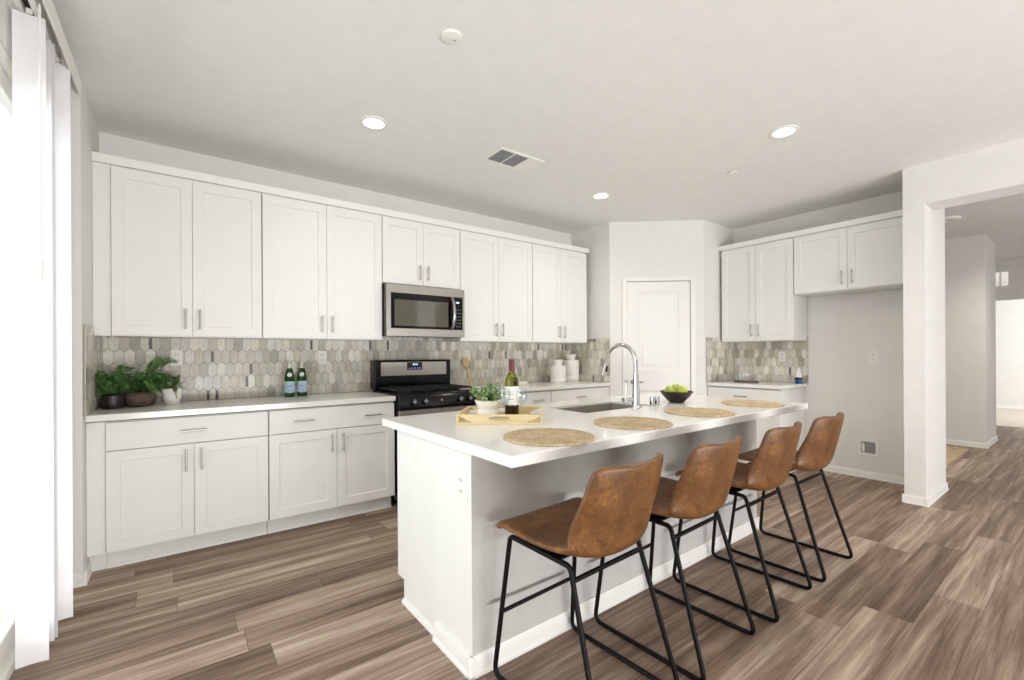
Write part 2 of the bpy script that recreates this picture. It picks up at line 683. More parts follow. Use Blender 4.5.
def ring(m, o, i, yo, yi):
    """sloped frame between rectangles o and i (x0,x1,z0,z1) at depths yo, yi"""
    a = [(o[0], yo, o[2]), (o[1], yo, o[2]), (o[1], yo, o[3]), (o[0], yo, o[3])]
    b = [(i[0], yi, i[2]), (i[1], yi, i[2]), (i[1], yi, i[3]), (i[0], yi, i[3])]
    m.add(a + b, [(k, (k + 1) % 4, 4 + (k + 1) % 4, 4 + k) for k in range(4)])


def inset(r, d):
    return (r[0] + d, r[1] - d, r[2] + d, r[3] - d)


def panel_face(m, rect, panels, y):
    """flat front at depth y with recessed rectangles cut out (panels stacked in z, sharing x-range)"""
    x0, x1, z0, z1 = rect
    zs = [z0]
    for q in panels:
        zs += [q[2], q[3]]
    zs.append(z1)
    px0, px1 = panels[0][0], panels[0][1]
    m.add([(x0, y, z0), (px0, y, z0), (px0, y, z1), (x0, y, z1)], [(0, 1, 2, 3)])
    m.add([(px1, y, z0), (x1, y, z0), (x1, y, z1), (px1, y, z1)], [(0, 1, 2, 3)])
    for k in range(0, len(zs), 2):
        m.add([(px0, y, zs[k]), (px1, y, zs[k]), (px1, y, zs[k + 1]), (px0, y, zs[k + 1])], [(0, 1, 2, 3)])


m = mb('trim')
dr = (0.196, 0.900, 0.012, 2.068)
yf = 0.004
pans = [(0.318, 0.778, 0.25, 0.82), (0.318, 0.778, 1.06, 1.955)]
panel_face(m, dr, pans, yf)
for q in pans:
    ring(m, q, inset(q, 0.018), yf, yf + 0.010)
    ring(m, inset(q, 0.018), inset(q, 0.04), yf + 0.010, yf + 0.010)
    ring(m, inset(q, 0.04), inset(q, 0.06), yf + 0.010, yf + 0.004)
    r_ = inset(q, 0.06)
    m.add([(r_[0], yf + 0.004, r_[2]), (r_[1], yf + 0.004, r_[2]), (r_[1], yf + 0.004, r_[3]), (r_[0], yf + 0.004, r_[3])], [(0, 1, 2, 3)])
x0, x1, z0, z1 = dr
m.add([(x0, yf, z0), (x1, yf, z0), (x1, yf, z1), (x0, yf, z1), (x0, 0.055, z0), (x1, 0.055, z0), (x1, 0.055, z1), (x0, 0.055, z1)],
      [(4, 5, 6, 7), (0, 1, 5, 4), (1, 2, 6, 5), (2, 3, 7, 6), (3, 0, 4, 7)])
dp = m.obj('door_panel', d2)
m = mb('nickel')
m.lathe([(0.027, 0), (0.027, 0.008), (0.01, 0.010), (0.01, 0.045)], n=16)
m.xf(Matrix.Translation((0.255, yf, 0.92)) @ Matrix.Rotation(PI / 2, 4, 'X'))
m.tube([(0.255, yf - 0.045, 0.92), (0.275, yf - 0.05, 0.92), (0.365, yf - 0.048, 0.918)], 0.008, 8)
m.obj('door_lever', d2)
for hz in (0.25, 1.03, 1.82):
    m = mb('nickel').lathe([(0.007, -0.045), (0.007, 0.045)], 0.905, 0.008, hz, 10)
    m.obj('hinge', d2)
m = mb('trim')
m.box(0.137, 0.192, -0.016, 0.0, 0, 2.125).box(0.904, 0.959, -0.016, 0.0, 0, 2.125).box(0.192, 0.904, -0.016, 0.0, 2.073, 2.125)
m.obj('casing', d2, 0.004)

# ------------------------------------------------------------------ cabinet builders (local x along the front, local -y faces out)


def pull(length, horizontal):
    m = mb('nickel')
    h = length / 2
    if horizontal:
        m.tube([(-h, -0.032, 0), (h, -0.032, 0)], 0.0058, 10)
        for s_ in (-1, 1):
            m.tube([(s_ * h * 0.72, -0.032, 0), (s_ * h * 0.72, 0.0, 0)], 0.0045, 8)
    else:
        m.tube([(0, -0.032, -h), (0, -0.032, h)], 0.0058, 10)
        for s_ in (-1, 1):
            m.tube([(0, -0.032, s_ * h * 0.72), (0, 0.0, s_ * h * 0.72)], 0.0045, 8)
    return m


PULL = {True: pull(0.135, True).mesh('pull'), False: pull(0.135, False).mesh('pull')}


def add_pull(parent, x, y, z, horizontal):
    o = bpy.data.objects.new('handle', PULL[horizontal])
    C.objects.link(o)
    o.parent = parent
    o.location = (x, y, z)
    return o


def shaker(root, x0, x1, z0, z1, name='door', rail=0.06):
    """shaker front 20 mm thick at y -0.02..0"""
    m = mb('cab')
    r = (x0, x1, z0, z1)
    yf_ = -0.02
    i1 = inset(r, rail)
    panel_face(m, r, [i1], yf_)
    i2 = inset(r, rail + 0.003)
    ring(m, i1, i2, yf_, yf_ + 0.009)
    m.add([(i2[0], yf_ + 0.009, i2[2]), (i2[1], yf_ + 0.009, i2[2]), (i2[1], yf_ + 0.009, i2[3]), (i2[0], yf_ + 0.009, i2[3])], [(0, 1, 2, 3)])
    m.add([(x0, yf_, z0), (x1, yf_, z0), (x1, yf_, z1), (x0, yf_, z1), (x0, 0, z0), (x1, 0, z0), (x1, 0, z1), (x0, 0, z1)],
          [(4, 5, 6, 7), (0, 1, 5, 4), (1, 2, 6, 5), (2, 3, 7, 6), (3, 0, 4, 7)])
    return m.obj(name, root)


def slab(root, x0, x1, z0, z1, name='drawer'):
    return mb('cab').box(x0, x1, -0.02, 0, z0, z1).obj(name, root, 0.0015)


G = 0.002


def base_cabinet(label, loc, rz, width, depth=0.6, pulls=(0.5,), filler=None, group=None):
    t = thing('base_cabinet', label, 'cabinet', loc, rz, group)
    mb('cab').box(0.001, width - 0.001, 0.0005, depth, 0.112, 0.868).obj('cabinet_body', t)
    m = mb('cab').box(0.001, width - 0.001, 0.07, depth, 0.0, 0.111)
    m.prism([(0.07, 0), (0.058, 0), (0.058, 0.006), (0.064, 0.016), (0.07, 0.018)], 0.001, width - 0.001, 'x')
    m.obj('toe_kick', t)
    if filler:
        mb('cab').box(filler[0], filler[1], 0.0, 0.03, 0.112, 0.868).obj('filler_strip', t)
        mb('cab').box(filler[0], filler[1], 0.065, 0.09, 0.0, 0.111).obj('filler_toe', t)
    c = width / 2
    dw = slab(t, 0.004, width - 0.004, 0.702, 0.862)
    for q in pulls:
        add_pull(dw, width * q, -0.02, 0.782, True)
    for s_, (a, b) in enumerate(((0.004, c - 0.0015), (c + 0.0015, width - 0.004))):
        dd = shaker(t, a, b, 0.118, 0.696)
        add_pull(dd, (c - 0.04) if s_ == 0 else (c + 0.04), -0.02, 0.60, False)
    return t


def wall_cabinet(label, loc, rz, width, z0, z1, depth=0.32, filler=None):
    t = thing('wall_cabinet', label, 'cabinet', loc, rz)
    mb('cab').box(0.001, width - 0.001, 0.0005, depth, z0 - loc[2], z1 - loc[2]).obj('cabinet_body', t)
    if filler:
        mb('cab').box(filler[0], filler[1], 0.0, 0.03, z0 - loc[2], z1 - loc[2]).obj('filler_strip', t)
    c = width / 2
    for s_, (a, b) in enumerate(((0.004, c - 0.0015), (c + 0.0015, width - 0.004))):
        dd = shaker(t, a, b, z0 - loc[2] + 0.008, 2.43 - loc[2])
        add_pull(dd, (c - 0.04) if s_ == 0 else (c + 0.04), -0.02, z0 - loc[2] + 0.118, False)
    return t


YF = YW - 0.612     # base cabinet carcass front
YU = YW - 0.334     # wall cabinet carcass front
base_cabinet('white base cabinet beneath the potted ferns, with one drawer pull', (-0.345, YF, 0), 0, 0.83, filler=(-0.081, 0.0))
base_cabinet('white base cabinet just left of the black range, with two drawer pulls', (0.486, YF, 0), 0, 0.899, pulls=(0.245, 0.8))
base_cabinet('white base cabinet just right of the black range, mostly behind the tray', (2.166, YF, 0), 0, 0.90, pulls=(0.25, 0.79))
base_cabinet('white base cabinet under the two white ceramic canisters', (3.067, YF, 0), 0, 0.838, filler=(0.84, 0.91))
UZ = 1.374
wall_cabinet('white tall wall cabinet above the potted ferns', (-0.342, YU, UZ), 0, 0.83, UZ, 2.445, filler=(-0.0845, 0.0))
wall_cabinet('white tall wall cabinet left of the microwave, above the green bottles', (0.489, YU, UZ), 0, 0.903, UZ, 2.445)
wall_cabinet('short white wall cabinet directly above the microwave', (1.393, YU, 1.862), 0, 0.764, 1.862, 2.445)
wall_cabinet('white tall wall cabinet just right of the microwave', (2.158, YU, UZ), 0, 0.894, UZ, 2.445)
wall_cabinet('white tall wall cabinet above the white ceramic canisters', (3.053, YU, UZ), 0, 0.835, UZ, 2.445)
# right wall: fronts face -X
base_cabinet('white base cabinet in the nook right of the pantry door', (4.85, 2.742, 0), -PI / 2, 0.765, depth=0.595)
wall_cabinet('white wall cabinet over the nook counter, right of the pantry door', (5.118, 2.716, UZ), -PI / 2, 0.765, UZ, 2.445, depth=0.318)
wall_cabinet('white wall cabinet above the empty fridge space', (5.118, 1.949, 1.845), -PI / 2, 0.925, 1.845, 2.445, depth=0.318)


def crown(segs, name, label):
    m = mb('cab')
    for (xa, ya, xb, yb) in segs:
        d = Vector((xb - xa, yb - ya))
        st = len(m.v)
        m.prism([(0.02, 2.446), (-0.022, 2.446), (-0.022, 2.452), (-0.034, 2.484), (-0.034, 2.497), (0.02, 2.497)], 0, d.length, 'x')
        m.xf(Matrix.Translation((xa, ya, 0)) @ Matrix.Rotation(math.atan2(d.y, d.x), 4, 'Z'), st)
    o = m.obj(name)
    tag(o, label, 'crown moulding', None, 'structure')
    return o


crown([(X0 + 0.002, YU, 3.922, YU), (3.89, YU - 0.03, 3.89, YW - 0.01)], 'trim_1', 'white crown moulding along the long row of wall cabinets')
crown([(5.118, 2.75 - 0.004, 5.118, 1.024)], 'trim_2', 'white crown moulding on the right hand wall cabinets')


# worktops
def worktop(label, x0, x1, y0, y1):
    o = mb('quartz').box(x0, x1, y0, y1, 0.876, 0.914).obj('countertop', None, 0.003)
    # sits on thin build-up strips of the cabinets
    return tag(o, label, 'countertop')


worktop('white quartz countertop holding the ferns and green bottles', X0 + 0.002, 1.388, YW - 0.648, YW - 0.012)
worktop('white quartz countertop right of the range, holding the canisters', 2.164, X1 - 0.01, YW - 0.648, YW - 0.012)
worktop('white quartz countertop in the nook right of the pantry door', 4.817, XR - 0.012, 1.952, Y2 - 0.012)


# ------------------------------------------------------------------ backsplash of picket tiles
def clip(poly, x0, x1, z0, z1):
    for ax, lim, sg in ((0, x0, 1), (0, x1, -1), (1, z0, 1), (1, z1, -1)):
        out = []
        for i in range(len(poly)):
            a, b = poly[i], poly[(i + 1) % len(poly)]
            da, db = sg * (a[ax] - lim), sg * (b[ax] - lim)
            if da >= 0:
                out.append(a)
            if (da >= 0) != (db >= 0):
                t_ = da / (da - db)
                out.append((a[0] + (b[0] - a[0]) * t_, a[1] + (b[1] - a[1]) * t_))
        poly = out
        if len(poly) < 3:
            return []
    return poly


TONES = [((242, 239, 228), 3), ((232, 226, 211), 4), ((222, 215, 199), 4), ((210, 203, 188), 3), ((192, 186, 173), 2), ((222, 220, 213), 3), ((237, 234, 227), 2)]
TPOOL = [c for c, n in TONES for _ in range(n)]


def tile_panel(parent, mat, length, z0=0.9155, z1=1.425, holes=(), zfun=None):
    """tiles on the plane local x (0..length), local z; local -y faces out; mat places it"""
    rnd = random.Random(int(length * 1000))
    me_v, me_f, tones, mi = [], [], [], []

    def face(vs, tone, mslot):
        o = len(me_v)
        me_v.extend(vs)
        me_f.append(list(range(o, o + len(vs))))
        tones.append(tone)
        mi.append(mslot)

    # grout bed
    for vs in ([(0, -0.006, z0), (length, -0.006, z0), (length, -0.006, z1), (0, -0.006, z1)],
               [(0, -0.006, z1), (length, -0.006, z1), (length, -0.0005, z1), (0, -0.0005, z1)],
               [(0, -0.006, z0), (0, -0.006, z1), (0, -0.0005, z1), (0, -0.0005, z0)],
               [(length, -0.006, z1), (length, -0.006, z0), (length, -0.0005, z0), (length, -0.0005, z1)],
               [(length, -0.0005, z0), (0, -0.0005, z0), (0, -0.0005, z1), (length, -0.0005, z1)]):
        face(vs, (0.3, 0.28, 0.25, 1), 1)
    W_, P_, tip, gap = 0.056, 0.0975, 0.025, 0.0022
    h = (P_ + tip) / 2
    rows = int((z1 - z0) / P_) + 3
    cols = int(length / W_) + 3
    for r_ in range(-1, rows):
        for c_ in range(-1, cols):
            cx = c_ * W_ + (W_ / 2 if r_ % 2 else 0)
            cz = z0 + 0.03 + r_ * P_
            hw, hh = W_ / 2 - gap / 2, h - gap
            po = [(cx, cz - hh), (cx + hw, cz - hh + tip), (cx + hw, cz + hh - tip), (cx, cz + hh), (cx - hw, cz + hh - tip), (cx - hw, cz - hh + tip)]
            base = rnd.choice(TPOOL)
            k_ = rnd.uniform(0.94, 1.05)
            tone = lin(tuple(min(255, v * k_) for v in base))
            q = clip(po, 0.0008, length - 0.0008, z0 + 0.001, z1 - 0.001)
            if q:
                y = -0.0095
                face([(a, y, b) for a, b in q], tone, 0)
                for i in range(len(q)):
                    a, b = q[i], q[(i + 1) % len(q)]
                    face([(a[0], y, a[1]), (a[0], -0.006, a[1]), (b[0], -0.006, b[1]), (b[0], y, b[1])], tone, 0)
            if rnd.random() < 0.045:      # slim dark accent piece let into the seam
                sx = cx + W_ / 2
                q = clip([(sx - 0.0095, cz - 0.04), (sx + 0.0095, cz - 0.04), (sx + 0.0095, cz + 0.04), (sx - 0.0095, cz + 0.04)], 0.0008, length - 0.0008, z0 + 0.001, z1 - 0.001)
                if q:
                    face([(a, -0.0099, b) for a, b in q], lin((98, 92, 86)), 0)
    me = bpy.data.meshes.new('tile_panel')
    me.from_pydata([tuple(mat @ Vector(v)) for v in me_v], [], me_f)
    me.materials.append(M['tile'])
    me.materials.append(M['grout'])
    me.polygons.foreach_set('material_index', mi)
    at = me.color_attributes.new('tone', 'FLOAT_COLOR', 'CORNER')
    k_ = 0
    for pi, f in enumerate(me_f):
        for _ in f:
            at.data[k_].color = tones[pi]
            k_ += 1
    o = bpy.data.objects.new('tile_panel', me)
    C.objects.link(o)
    o.parent = parent
    return o


bs = thing('tile_backsplash', 'grey beige picket tile backsplash behind the range and long counter', 'backsplash', (0, 0, 0))
tile_panel(bs, Matrix.Translation((X0 + 0.011, YW - 0.0005, 0)), X1 - X0 - 0.022)
# return on the left wall, facing +X: local x -> -Y ... local -y -> +X
RM = Matrix.Rotation(PI / 2, 4, 'Z')
tile_panel(bs, Matrix.Translation((X0 + 0.0005, YW - 0.675, 0)) @ RM, 0.318)
tile_panel(bs, Matrix.Translation((X0 + 0.0005, YW - 0.3565, 0)) @ RM, 0.345, z1=1.372)
tile_panel(bs, Matrix.Translation((X1 - 0.0005, YW - 0.012, 0)) @ Matrix.Rotation(-PI / 2, 4, 'Z'), 0.616)
bs2 = thing('tile_backsplash', 'grey beige picket tile backsplash in the nook right of the pantry door', 'backsplash', (0, 0, 0))
tile_panel(bs2, Matrix.Translation((XR - 0.0005, Y2 - 0.012, 0)) @ Matrix.Rotation(-PI / 2, 4, 'Z'), Y2 - 0.012 - 1.945)
tile_panel(bs2, Matrix.Translation((4.813, Y2 - 0.0005, 0)), XR - 4.813 - 0.001)


# ------------------------------------------------------------------ outlets and switches (local -y faces out)
def outlet(label, loc, rz, kind='outlet', group=None):
    t = thing('wall_outlet' if kind == 'outlet' else 'light_switch', label, 'outlet' if kind == 'outlet' else 'switch', loc, rz, group)
    mb('plastic').box(-0.036, 0.036, -0.006, 0, -0.058, 0.058).obj('cover_plate', t, 0.002)
    if kind == 'outlet':
        for s_ in (-1, 1):
            m = mb('plastic').box(-0.017, 0.017, -0.008, -0.006, s_ * 0.022 - 0.015, s_ * 0.022 + 0.015)
            m.use(M['slot']).box(-0.009, -0.006, -0.0086, -0.008, s_ * 0.022 - 0.005, s_ * 0.022 + 0.006).box(0.006, 0.009, -0.0086, -0.008, s_ * 0.022 - 0.005, s_ * 0.022 + 0.006)
            m.obj('socket', t)
    else:
        mb('plastic').box(-0.016, 0.016, -0.010, -0.006, -0.033, 0.033).obj('rocker', t, 0.002)
    return t


YT = YW - 0.0105
outlet('white wall outlet on the tiles above the ferns', (-0.018, YT, 1.234), 0)
outlet('white wall outlet on the tiles right of the green bottles', (0.987, YT, 1.226), 0)
outlet('white wall outlet on the tiles just right of the range, behind the wooden spoon', (2.437, YT, 1.235), 0)
outlet('white switch plate on the tiles left of the ceramic canisters', (3.445, YT, 1.234), 0, 'switch')
outlet('white wall outlet on the nook tiles above the blue soap bottle', (XR - 0.0105, 2.20, 1.205), -PI / 2)
outlet('white wall outlet on the plain wall in the empty fridge space', (XR, 1.38, 1.20), -PI / 2)
outlet('white switch plate on the side of the pale pillar', (5.40, YC1, 1.03), 0, 'switch')

# recessed water box low in the fridge space
t = thing('water_box', 'white recessed water valve box low on the fridge space wall', 'water box', (XR, 1.424, 0.305), -PI / 2)
m = mb('plastic')
m.box(-0.085, -0.058, -0.008, 0, -0.085, 0.085).box(0.058, 0.085, -0.008, 0, -0.085, 0.085).box(-0.058, 0.058, -0.008, 0, 0.055, 0.085).box(-0.058, 0.058, -0.008, 0, -0.085, -0.055)
m.obj('box_frame', t, 0.002)
mb('keys').box(-0.058, 0.058, -0.002, -0.0005, -0.055, 0.055).obj('recess', t)
m = mb('nickel').tube([(0.0, -0.004, -0.05), (0.0, -0.006, -0.01), (0.0, -0.006, 0.015)], 0.007, 8)
m.tube([(-0.025, -0.007, 0.015), (0.025, -0.007, 0.015)], 0.006, 8)
m.obj('valve', t)
mb('plastic').box(-0.05, -0.028, -0.012, -0.002, -0.045, 0.04).obj('supply_bracket', t, 0.002)

# ------------------------------------------------------------------ microwave
t = thing('microwave', 'stainless over the range microwave with dark window', 'microwave', (1.396, 3.628, 1.406))
mb('blackgloss').box(0, 0.756, 0.02, 0.425, 0.0, 0.444).obj('body', t, 0.003)
m = mb('steel')
m.box(0.0, 0.756, 0, 0.02, 0.37, 0.444).box(0.0, 0.756, 0, 0.02, 0.0, 0.068).box(0.0, 0.038, 0, 0.02, 0.068, 0.37).box(0.735, 0.756, 0, 0.02, 0.068, 0.37)
m.obj('front_frame', t, 0.002)
dd = mb('blackgloss').box(0.039, 0.655, 0.004, 0.02, 0.069, 0.369).obj('door', t, 0.001)
mb('darkglass').box(0.07, 0.585, 0.0025, 0.004, 0.09, 0.315).obj('window', dd)
hp = []
for i in range(15):
    u = i / 14
    hp.append((0.622, 0.004 - 0.052 * math.sin(PI * u) ** 0.6, 0.078 + 0.284 * u))
mb('nickel').tube(hp, 0.0145, 10).obj('handle', dd)
m = mb('blackgloss').box(0.656, 0.734, 0.003, 0.02, 0.069, 0.369)
m.use(M['digits']).box(0.668, 0.70, 0.0022, 0.003, 0.315, 0.328)
m.use(M['keys'])
for r_ in range(6):
    for c_ in range(3):
        m.box(0.667 + c_ * 0.02, 0.677 + c_ * 0.02, 0.0024, 0.003, 0.095 + r_ * 0.031, 0.101 + r_ * 0.031)
m.obj('control_panel', t)
m = mb('slot')
for i in range(14):
    m.box(0.05 + i * 0.048, 0.085 + i * 0.048, 0.04, 0.05, -0.002, 0.0)
m.obj('bottom_vent', t)

# ------------------------------------------------------------------ range
t = thing('gas_range', 'black and stainless gas range between the white counters', 'stove', (1.399, 3.40, 0))
RW = 0.754
mb('blackgloss').box(0, RW, 0.03, 0.648, 0.06, 0.905).obj('body', t, 0.004)
m = mb('blackgloss').box(0, RW, 0.03, 0.60, 0.906, 0.925)
m.prism([(0.03, 0.907), (0.03, 0.925), (0.05, 0.93), (0.05, 0.907)], 0, RW, 'x')
m.obj('cooktop', t, 0.004)
cp = mb('blackgloss').prism([(0.029, 0.80), (-0.022, 0.805), (-0.034, 0.822), (-0.022, 0.905), (-0.008, 0.924), (0.029, 0.924)], 0, RW, 'x').obj('control_panel', t, 0.006)
for kx in (0.115, 0.215, 0.545, 0.64):
    m = mb('blackgloss').lathe([(0.025, 0), (0.025, 0.006), (0.02, 0.01), (0.018, 0.03), (0.015, 0.034)], n=18)
    m.use(M['keys']).box(-0.0045, 0.0045, -0.018, 0.018, 0.031, 0.040)
    m.box(-0.0165, 0.0165, -0.006, 0.006, 0.033, 0.0375)
    m.xf(Matrix.Translation((kx, -0.0285, 0.862)) @ Matrix.Rotation(PI / 2 - 0.14, 4, 'X'))
    m.obj('knob', cp, label='knob with grey grip')
m = mb('keys').lathe([(0.009, 0), (0.009, 0.002)], n=14)
m.xf(Matrix.Translation((0.375, -0.0275, 0.865)) @ Matrix.Rotation(PI / 2 - 0.14, 4, 'X'))
m.obj('badge', cp)
# backguard
bg = mb('blackgloss').box(-0.004, RW + 0.006, 0.515, 0.648, 0.926, 1.197).obj('backguard', t, 0.012)
mb('steel').box(0.05, RW - 0.045, 0.511, 0.515, 1.055, 1.178).obj('steel_fascia', bg)
m = mb('blackgloss').box(0.30, 0.45, 0.508, 0.511, 1.105, 1.175)
m.use(M['digits'])
for q in (0.355, 0.372, 0.392):
    m.box(q, q + 0.011, 0.5072, 0.508, 1.148, 1.162)
for q in (0.318, 0.345, 0.372, 0.40, 0.425):
    m.box(q, q + 0.008, 0.5072, 0.508, 1.118, 1.122)
m.obj('clock_panel', bg)
# grates: three, cast-iron
for gx in (0.025, 0.262, 0.499):
    m = mb('iron')
    w_ = 0.23
    y0, y1 = 0.055, 0.505
    zt = 0.958
    for xx in (gx + 0.006, gx + w_ - 0.006):
        m.box(xx - 0.006, xx + 0.006, y0, y1, zt - 0.014, zt)
    for yy in (y0 + 0.006, (y0 + y1) / 2, y1 - 0.006):
        m.box(gx, gx + w_, yy - 0.006, yy + 0.006, zt - 0.014, zt)
    m.box(gx + w_ / 2 - 0.005, gx + w_ / 2 + 0.005, y0, y1, zt - 0.012, zt + 0.001)
    for yy in (y0 + 0.12, y1 - 0.12):
        m.box(gx + 0.02, gx + w_ - 0.02, yy - 0.005, yy + 0.005, zt - 0.012, zt + 0.001)
    for xx in (gx + 0.006, gx + w_ - 0.006):
        for yy in (y0 + 0.006, y1 - 0.006):
            m.box(xx - 0.006, xx + 0.006, yy - 0.006, yy + 0.006, 0.926, zt - 0.012)
    m.obj('grate', t, 0.002)
for bx, by in ((0.14, 0.18), (0.14, 0.385), (0.614, 0.18), (0.614, 0.385), (0.377, 0.28)):
    mb('iron').lathe([(0.05, 0), (0.05, 0.004), (0.034, 0.006), (0.034, 0.016), (0.028, 0.018)], bx, by, 0.9255, 20).obj('burner', t)
od = mb('steel').box(0.004, RW - 0.004, -0.008, 0.029, 0.225, 0.795).obj('oven_door', t, 0.004)
mb('darkglass').box(0.12, RW - 0.12, -0.0095, -0.008, 0.33, 0.66).obj('oven_window', od)
m = mb('steel').tube([(0.04, -0.055, 0.745), (RW - 0.04, -0.055, 0.745)], 0.012, 12)
for xx in (0.06, RW - 0.06):
    m.tube([(xx, -0.055, 0.745), (xx, -0.008, 0.745)], 0.009, 8)
m.obj('handle', od)
mb('steel').box(0.004, RW - 0.004, -0.006, 0.029, 0.075, 0.218).obj('storage_drawer', t, 0.004)
for xx in (0.05, RW - 0.05):
    for yy in (0.08, 0.60):
        mb('blackmetal').lathe([(0.02, 0), (0.02, 0.01), (0.01, 0.012), (0.01, 0.06)], xx, yy, 0, 12).obj('foot', t)

# ------------------------------------------------------------------ island (rotated a hair off the room's axes)
IA = math.radians(0.55)
IO = (0.866, 1.166)
IM = Matrix.Translation((IO[0], IO[1], 0)) @ Matrix.Rotation(IA, 4, 'Z')


def isl(x, y):
    q = IM.inverted() @ Vector((x, y, 0))
    return q.x, q.y


BX1 = 2.425
t = thing('kitchen_island', 'white and greige kitchen island with overhanging breakfast bar', 'kitchen island', (IO[0], IO[1], 0), IA)
m = mb('cab')
m.box(0.046, BX1 - 0.004, 0.496, 0.965, 0.0, 0.112)
m.box(0.046, BX1 - 0.004, 0.496, 1.04, 0.112, 0.6)
m.slab_hole((0.046, BX1 - 0.004, 0.496, 1.04), (0.93, 1.66, 0.53, 1.0), 0.6, 0.870)
m.obj('cabinet_body', t)
mb('pony').box(0.0415, BX1, 0.312, 0.495, 0.0, 0.870).obj('back_panel', t, 0.002, label='island wall under the bar overhang, shade put into its colour')
mb('cab').box(0.0385, 0.041, 0.311, 0.60, 0.0, 0.870).obj('end_trim', t)
m = mb('trim')
PR = [(0, 0), (-0.022, 0), (-0.022, 0.010), (-0.014, 0.02), (-0.014, 0.062), (-0.006, 0.078), (0, 0.078)]
st = 0
m.prism(PR, -0.025, BX1 - 0.0415 + 0.022, 'x')
m.xf(Matrix.Translation((0.0415, 0.312, 0)))
st = len(m.v)
m.prism(PR, 0, 0.31, 'x')
m.xf(Matrix.Translation((0.0385, 0.60, 0)) @ Matrix.Rotation(-PI / 2, 4, 'Z'), st)
st = len(m.v)
m.prism(PR, 0, 0.205, 'x')
m.xf(Matrix.Translation((BX1, 0.29, 0)) @ Matrix.Rotation(PI / 2, 4, 'Z'), st)
m.obj('baseboard', t)
m = mb('trim')
m.prism([(0, 0), (-0.014, 0), (-0.014, 0.006), (-0.009, 0.016), (0, 0.019)], 0, 0.367, 'x')
m.xf(Matrix.Translation((0.046, 0.965, 0)) @ Matrix.Rotation(-PI / 2, 4, 'Z'))
m.obj('shoe_moulding', t)
# doors on the range side
for i in range(4):
    a = 0.06 + i * 0.585
    m = mb('cab').box(a, a + 0.575, 1.0405, 1.06, 0.12, 0.86)
    dd = m.obj('door', t, 0.002)
    h_ = pull(0.135, False).xf(Matrix.Translation((a + (0.53 if i % 2 == 0 else 0.045), 1.06, 0.76)) @ Matrix.Rotation(PI, 4, 'Z')).obj('handle', dd)
SH = (0.975, 1.60, 0.585, 0.935)
m = mb('quartz')
rects = [((0, 2.462, 0, 1.132), 0.912), (SH, 0.912), (SH, 0.893), ((0.06, 2.402, 0.06, 1.072), 0.893), ((0.06, 2.402, 0.06, 1.072), 0.8725), ((0, 2.462, 0, 1.132), 0.8725)]
vs = [(x, y, z) for (a0, a1, b0, b1), z in rects for x, y in ((a0, b0), (a1, b0), (a1, b1), (a0, b1))]
m.add(vs, [(4 * k + i, 4 * k + (i + 1) % 4, 4 * ((k + 1) % 6) + (i + 1) % 4, 4 * ((k + 1) % 6) + i) for k in range(6) for i in range(4)])
ct = m.obj('countertop', None, 0.003)
ct.matrix_world = IM
tag(ct, 'white quartz island worktop with sink cutout', 'countertop')
o = outlet('white outlet on the white end panel of the island', (0, 0, 0), 0)
q = IM @ Vector((0.0382, 0.375, 0.725))
o.location = q
o.rotation_euler = (0, 0, -PI / 2 + IA)

# sink
t = thing('sink', 'undermount stainless steel sink in the island worktop', 'sink', (IO[0], IO[1], 0), IA)
m = mb('sinksteel')
a0, a1, b0, b1 = SH
e = 0.004
m.slab_hole((a0 - 0.015, a1 + 0.015, b0 - 0.015, b1 + 0.015), (a0 - e, a1 + e, b0 - e, b1 + e), 0.889, 0.8925)
zt, zb = 0.890, 0.69
to = [(a0 - e, b0 - e), (a1 + e, b0 - e), (a1 + e, b1 + e), (a0 - e, b1 + e)]
bo = [(a0 + 0.012, b0 + 0.012), (a1 - 0.012, b0 + 0.012), (a1 - 0.012, b1 - 0.012), (a0 + 0.012, b1 - 0.012)]
m.add([(x, y, zt) for x, y in to] + [(x, y, zb) for x, y in bo], [(0, 1, 5, 4), (1, 2, 6, 5), (2, 3, 7, 6), (3, 0, 4, 7), (4, 5, 6, 7)])
m.obj('basin', t)
mb('chrome').lathe([(0.04, 0), (0.04, 0.003), (0.02, 0.001)], (a0 + a1) / 2, (b0 + b1) / 2, 0.691, 18).obj('drain', t)

# faucet: stands on the near side of the sink, spout reaching over it (+Y)
ZI = 0.9125
t = thing('kitchen_faucet', 'chrome gooseneck pull down faucet beside the island sink', 'faucet', (2.225, 1.722, ZI), 0)
mb('chrome').lathe([(0.03, 0), (0.03, 0.006), (0.026, 0.012), (0.024, 0.03), (0.0225, 0.075), (0.019, 0.14), (0.0155, 0.21)], n=24).obj('base', t)
R_ = 0.116
path = [(0, 0, 0.20), (0, 0, 0.24), (0, 0, 0.272)]
path += arc((R_, 0.272), R_, PI, 0.22, 18, lambda a, b: (0, a, b))[1:]
path.append((0, 2 * R_ + 0.004, 0.272))
mb('chrome').tube(path, 0.0125, 14).obj('spout', t)
hd = mb('chrome').tube([(0, 2 * R_ + 0.002, 0.274), (0, 2 * R_ + 0.012, 0.25), (0, 2 * R_ + 0.026, 0.195)], 0.014, 14, rs=[0.0135, 0.015, 0.018]).obj('spray_head', t)
mb('rubber').tube([(0, 2 * R_ - 0.004, 0.252), (0, 2 * R_ + 0.004, 0.215)], 0.0065, 8).obj('spray_button', hd, label='black spray button')
m = mb('chrome').tube([(0, 0, 0.052), (-0.075, 0.02, 0.052), (-0.092, 0.025, 0.052)], 0.015, 14, rs=[0.013, 0.0155, 0.015])
m.obj('valve_barrel', t)
m = mb('chrome').tube([(-0.072, 0.02, 0.06), (-0.066, 0.02, 0.12), (-0.06, 0.02, 0.165)], 0.004, 8)
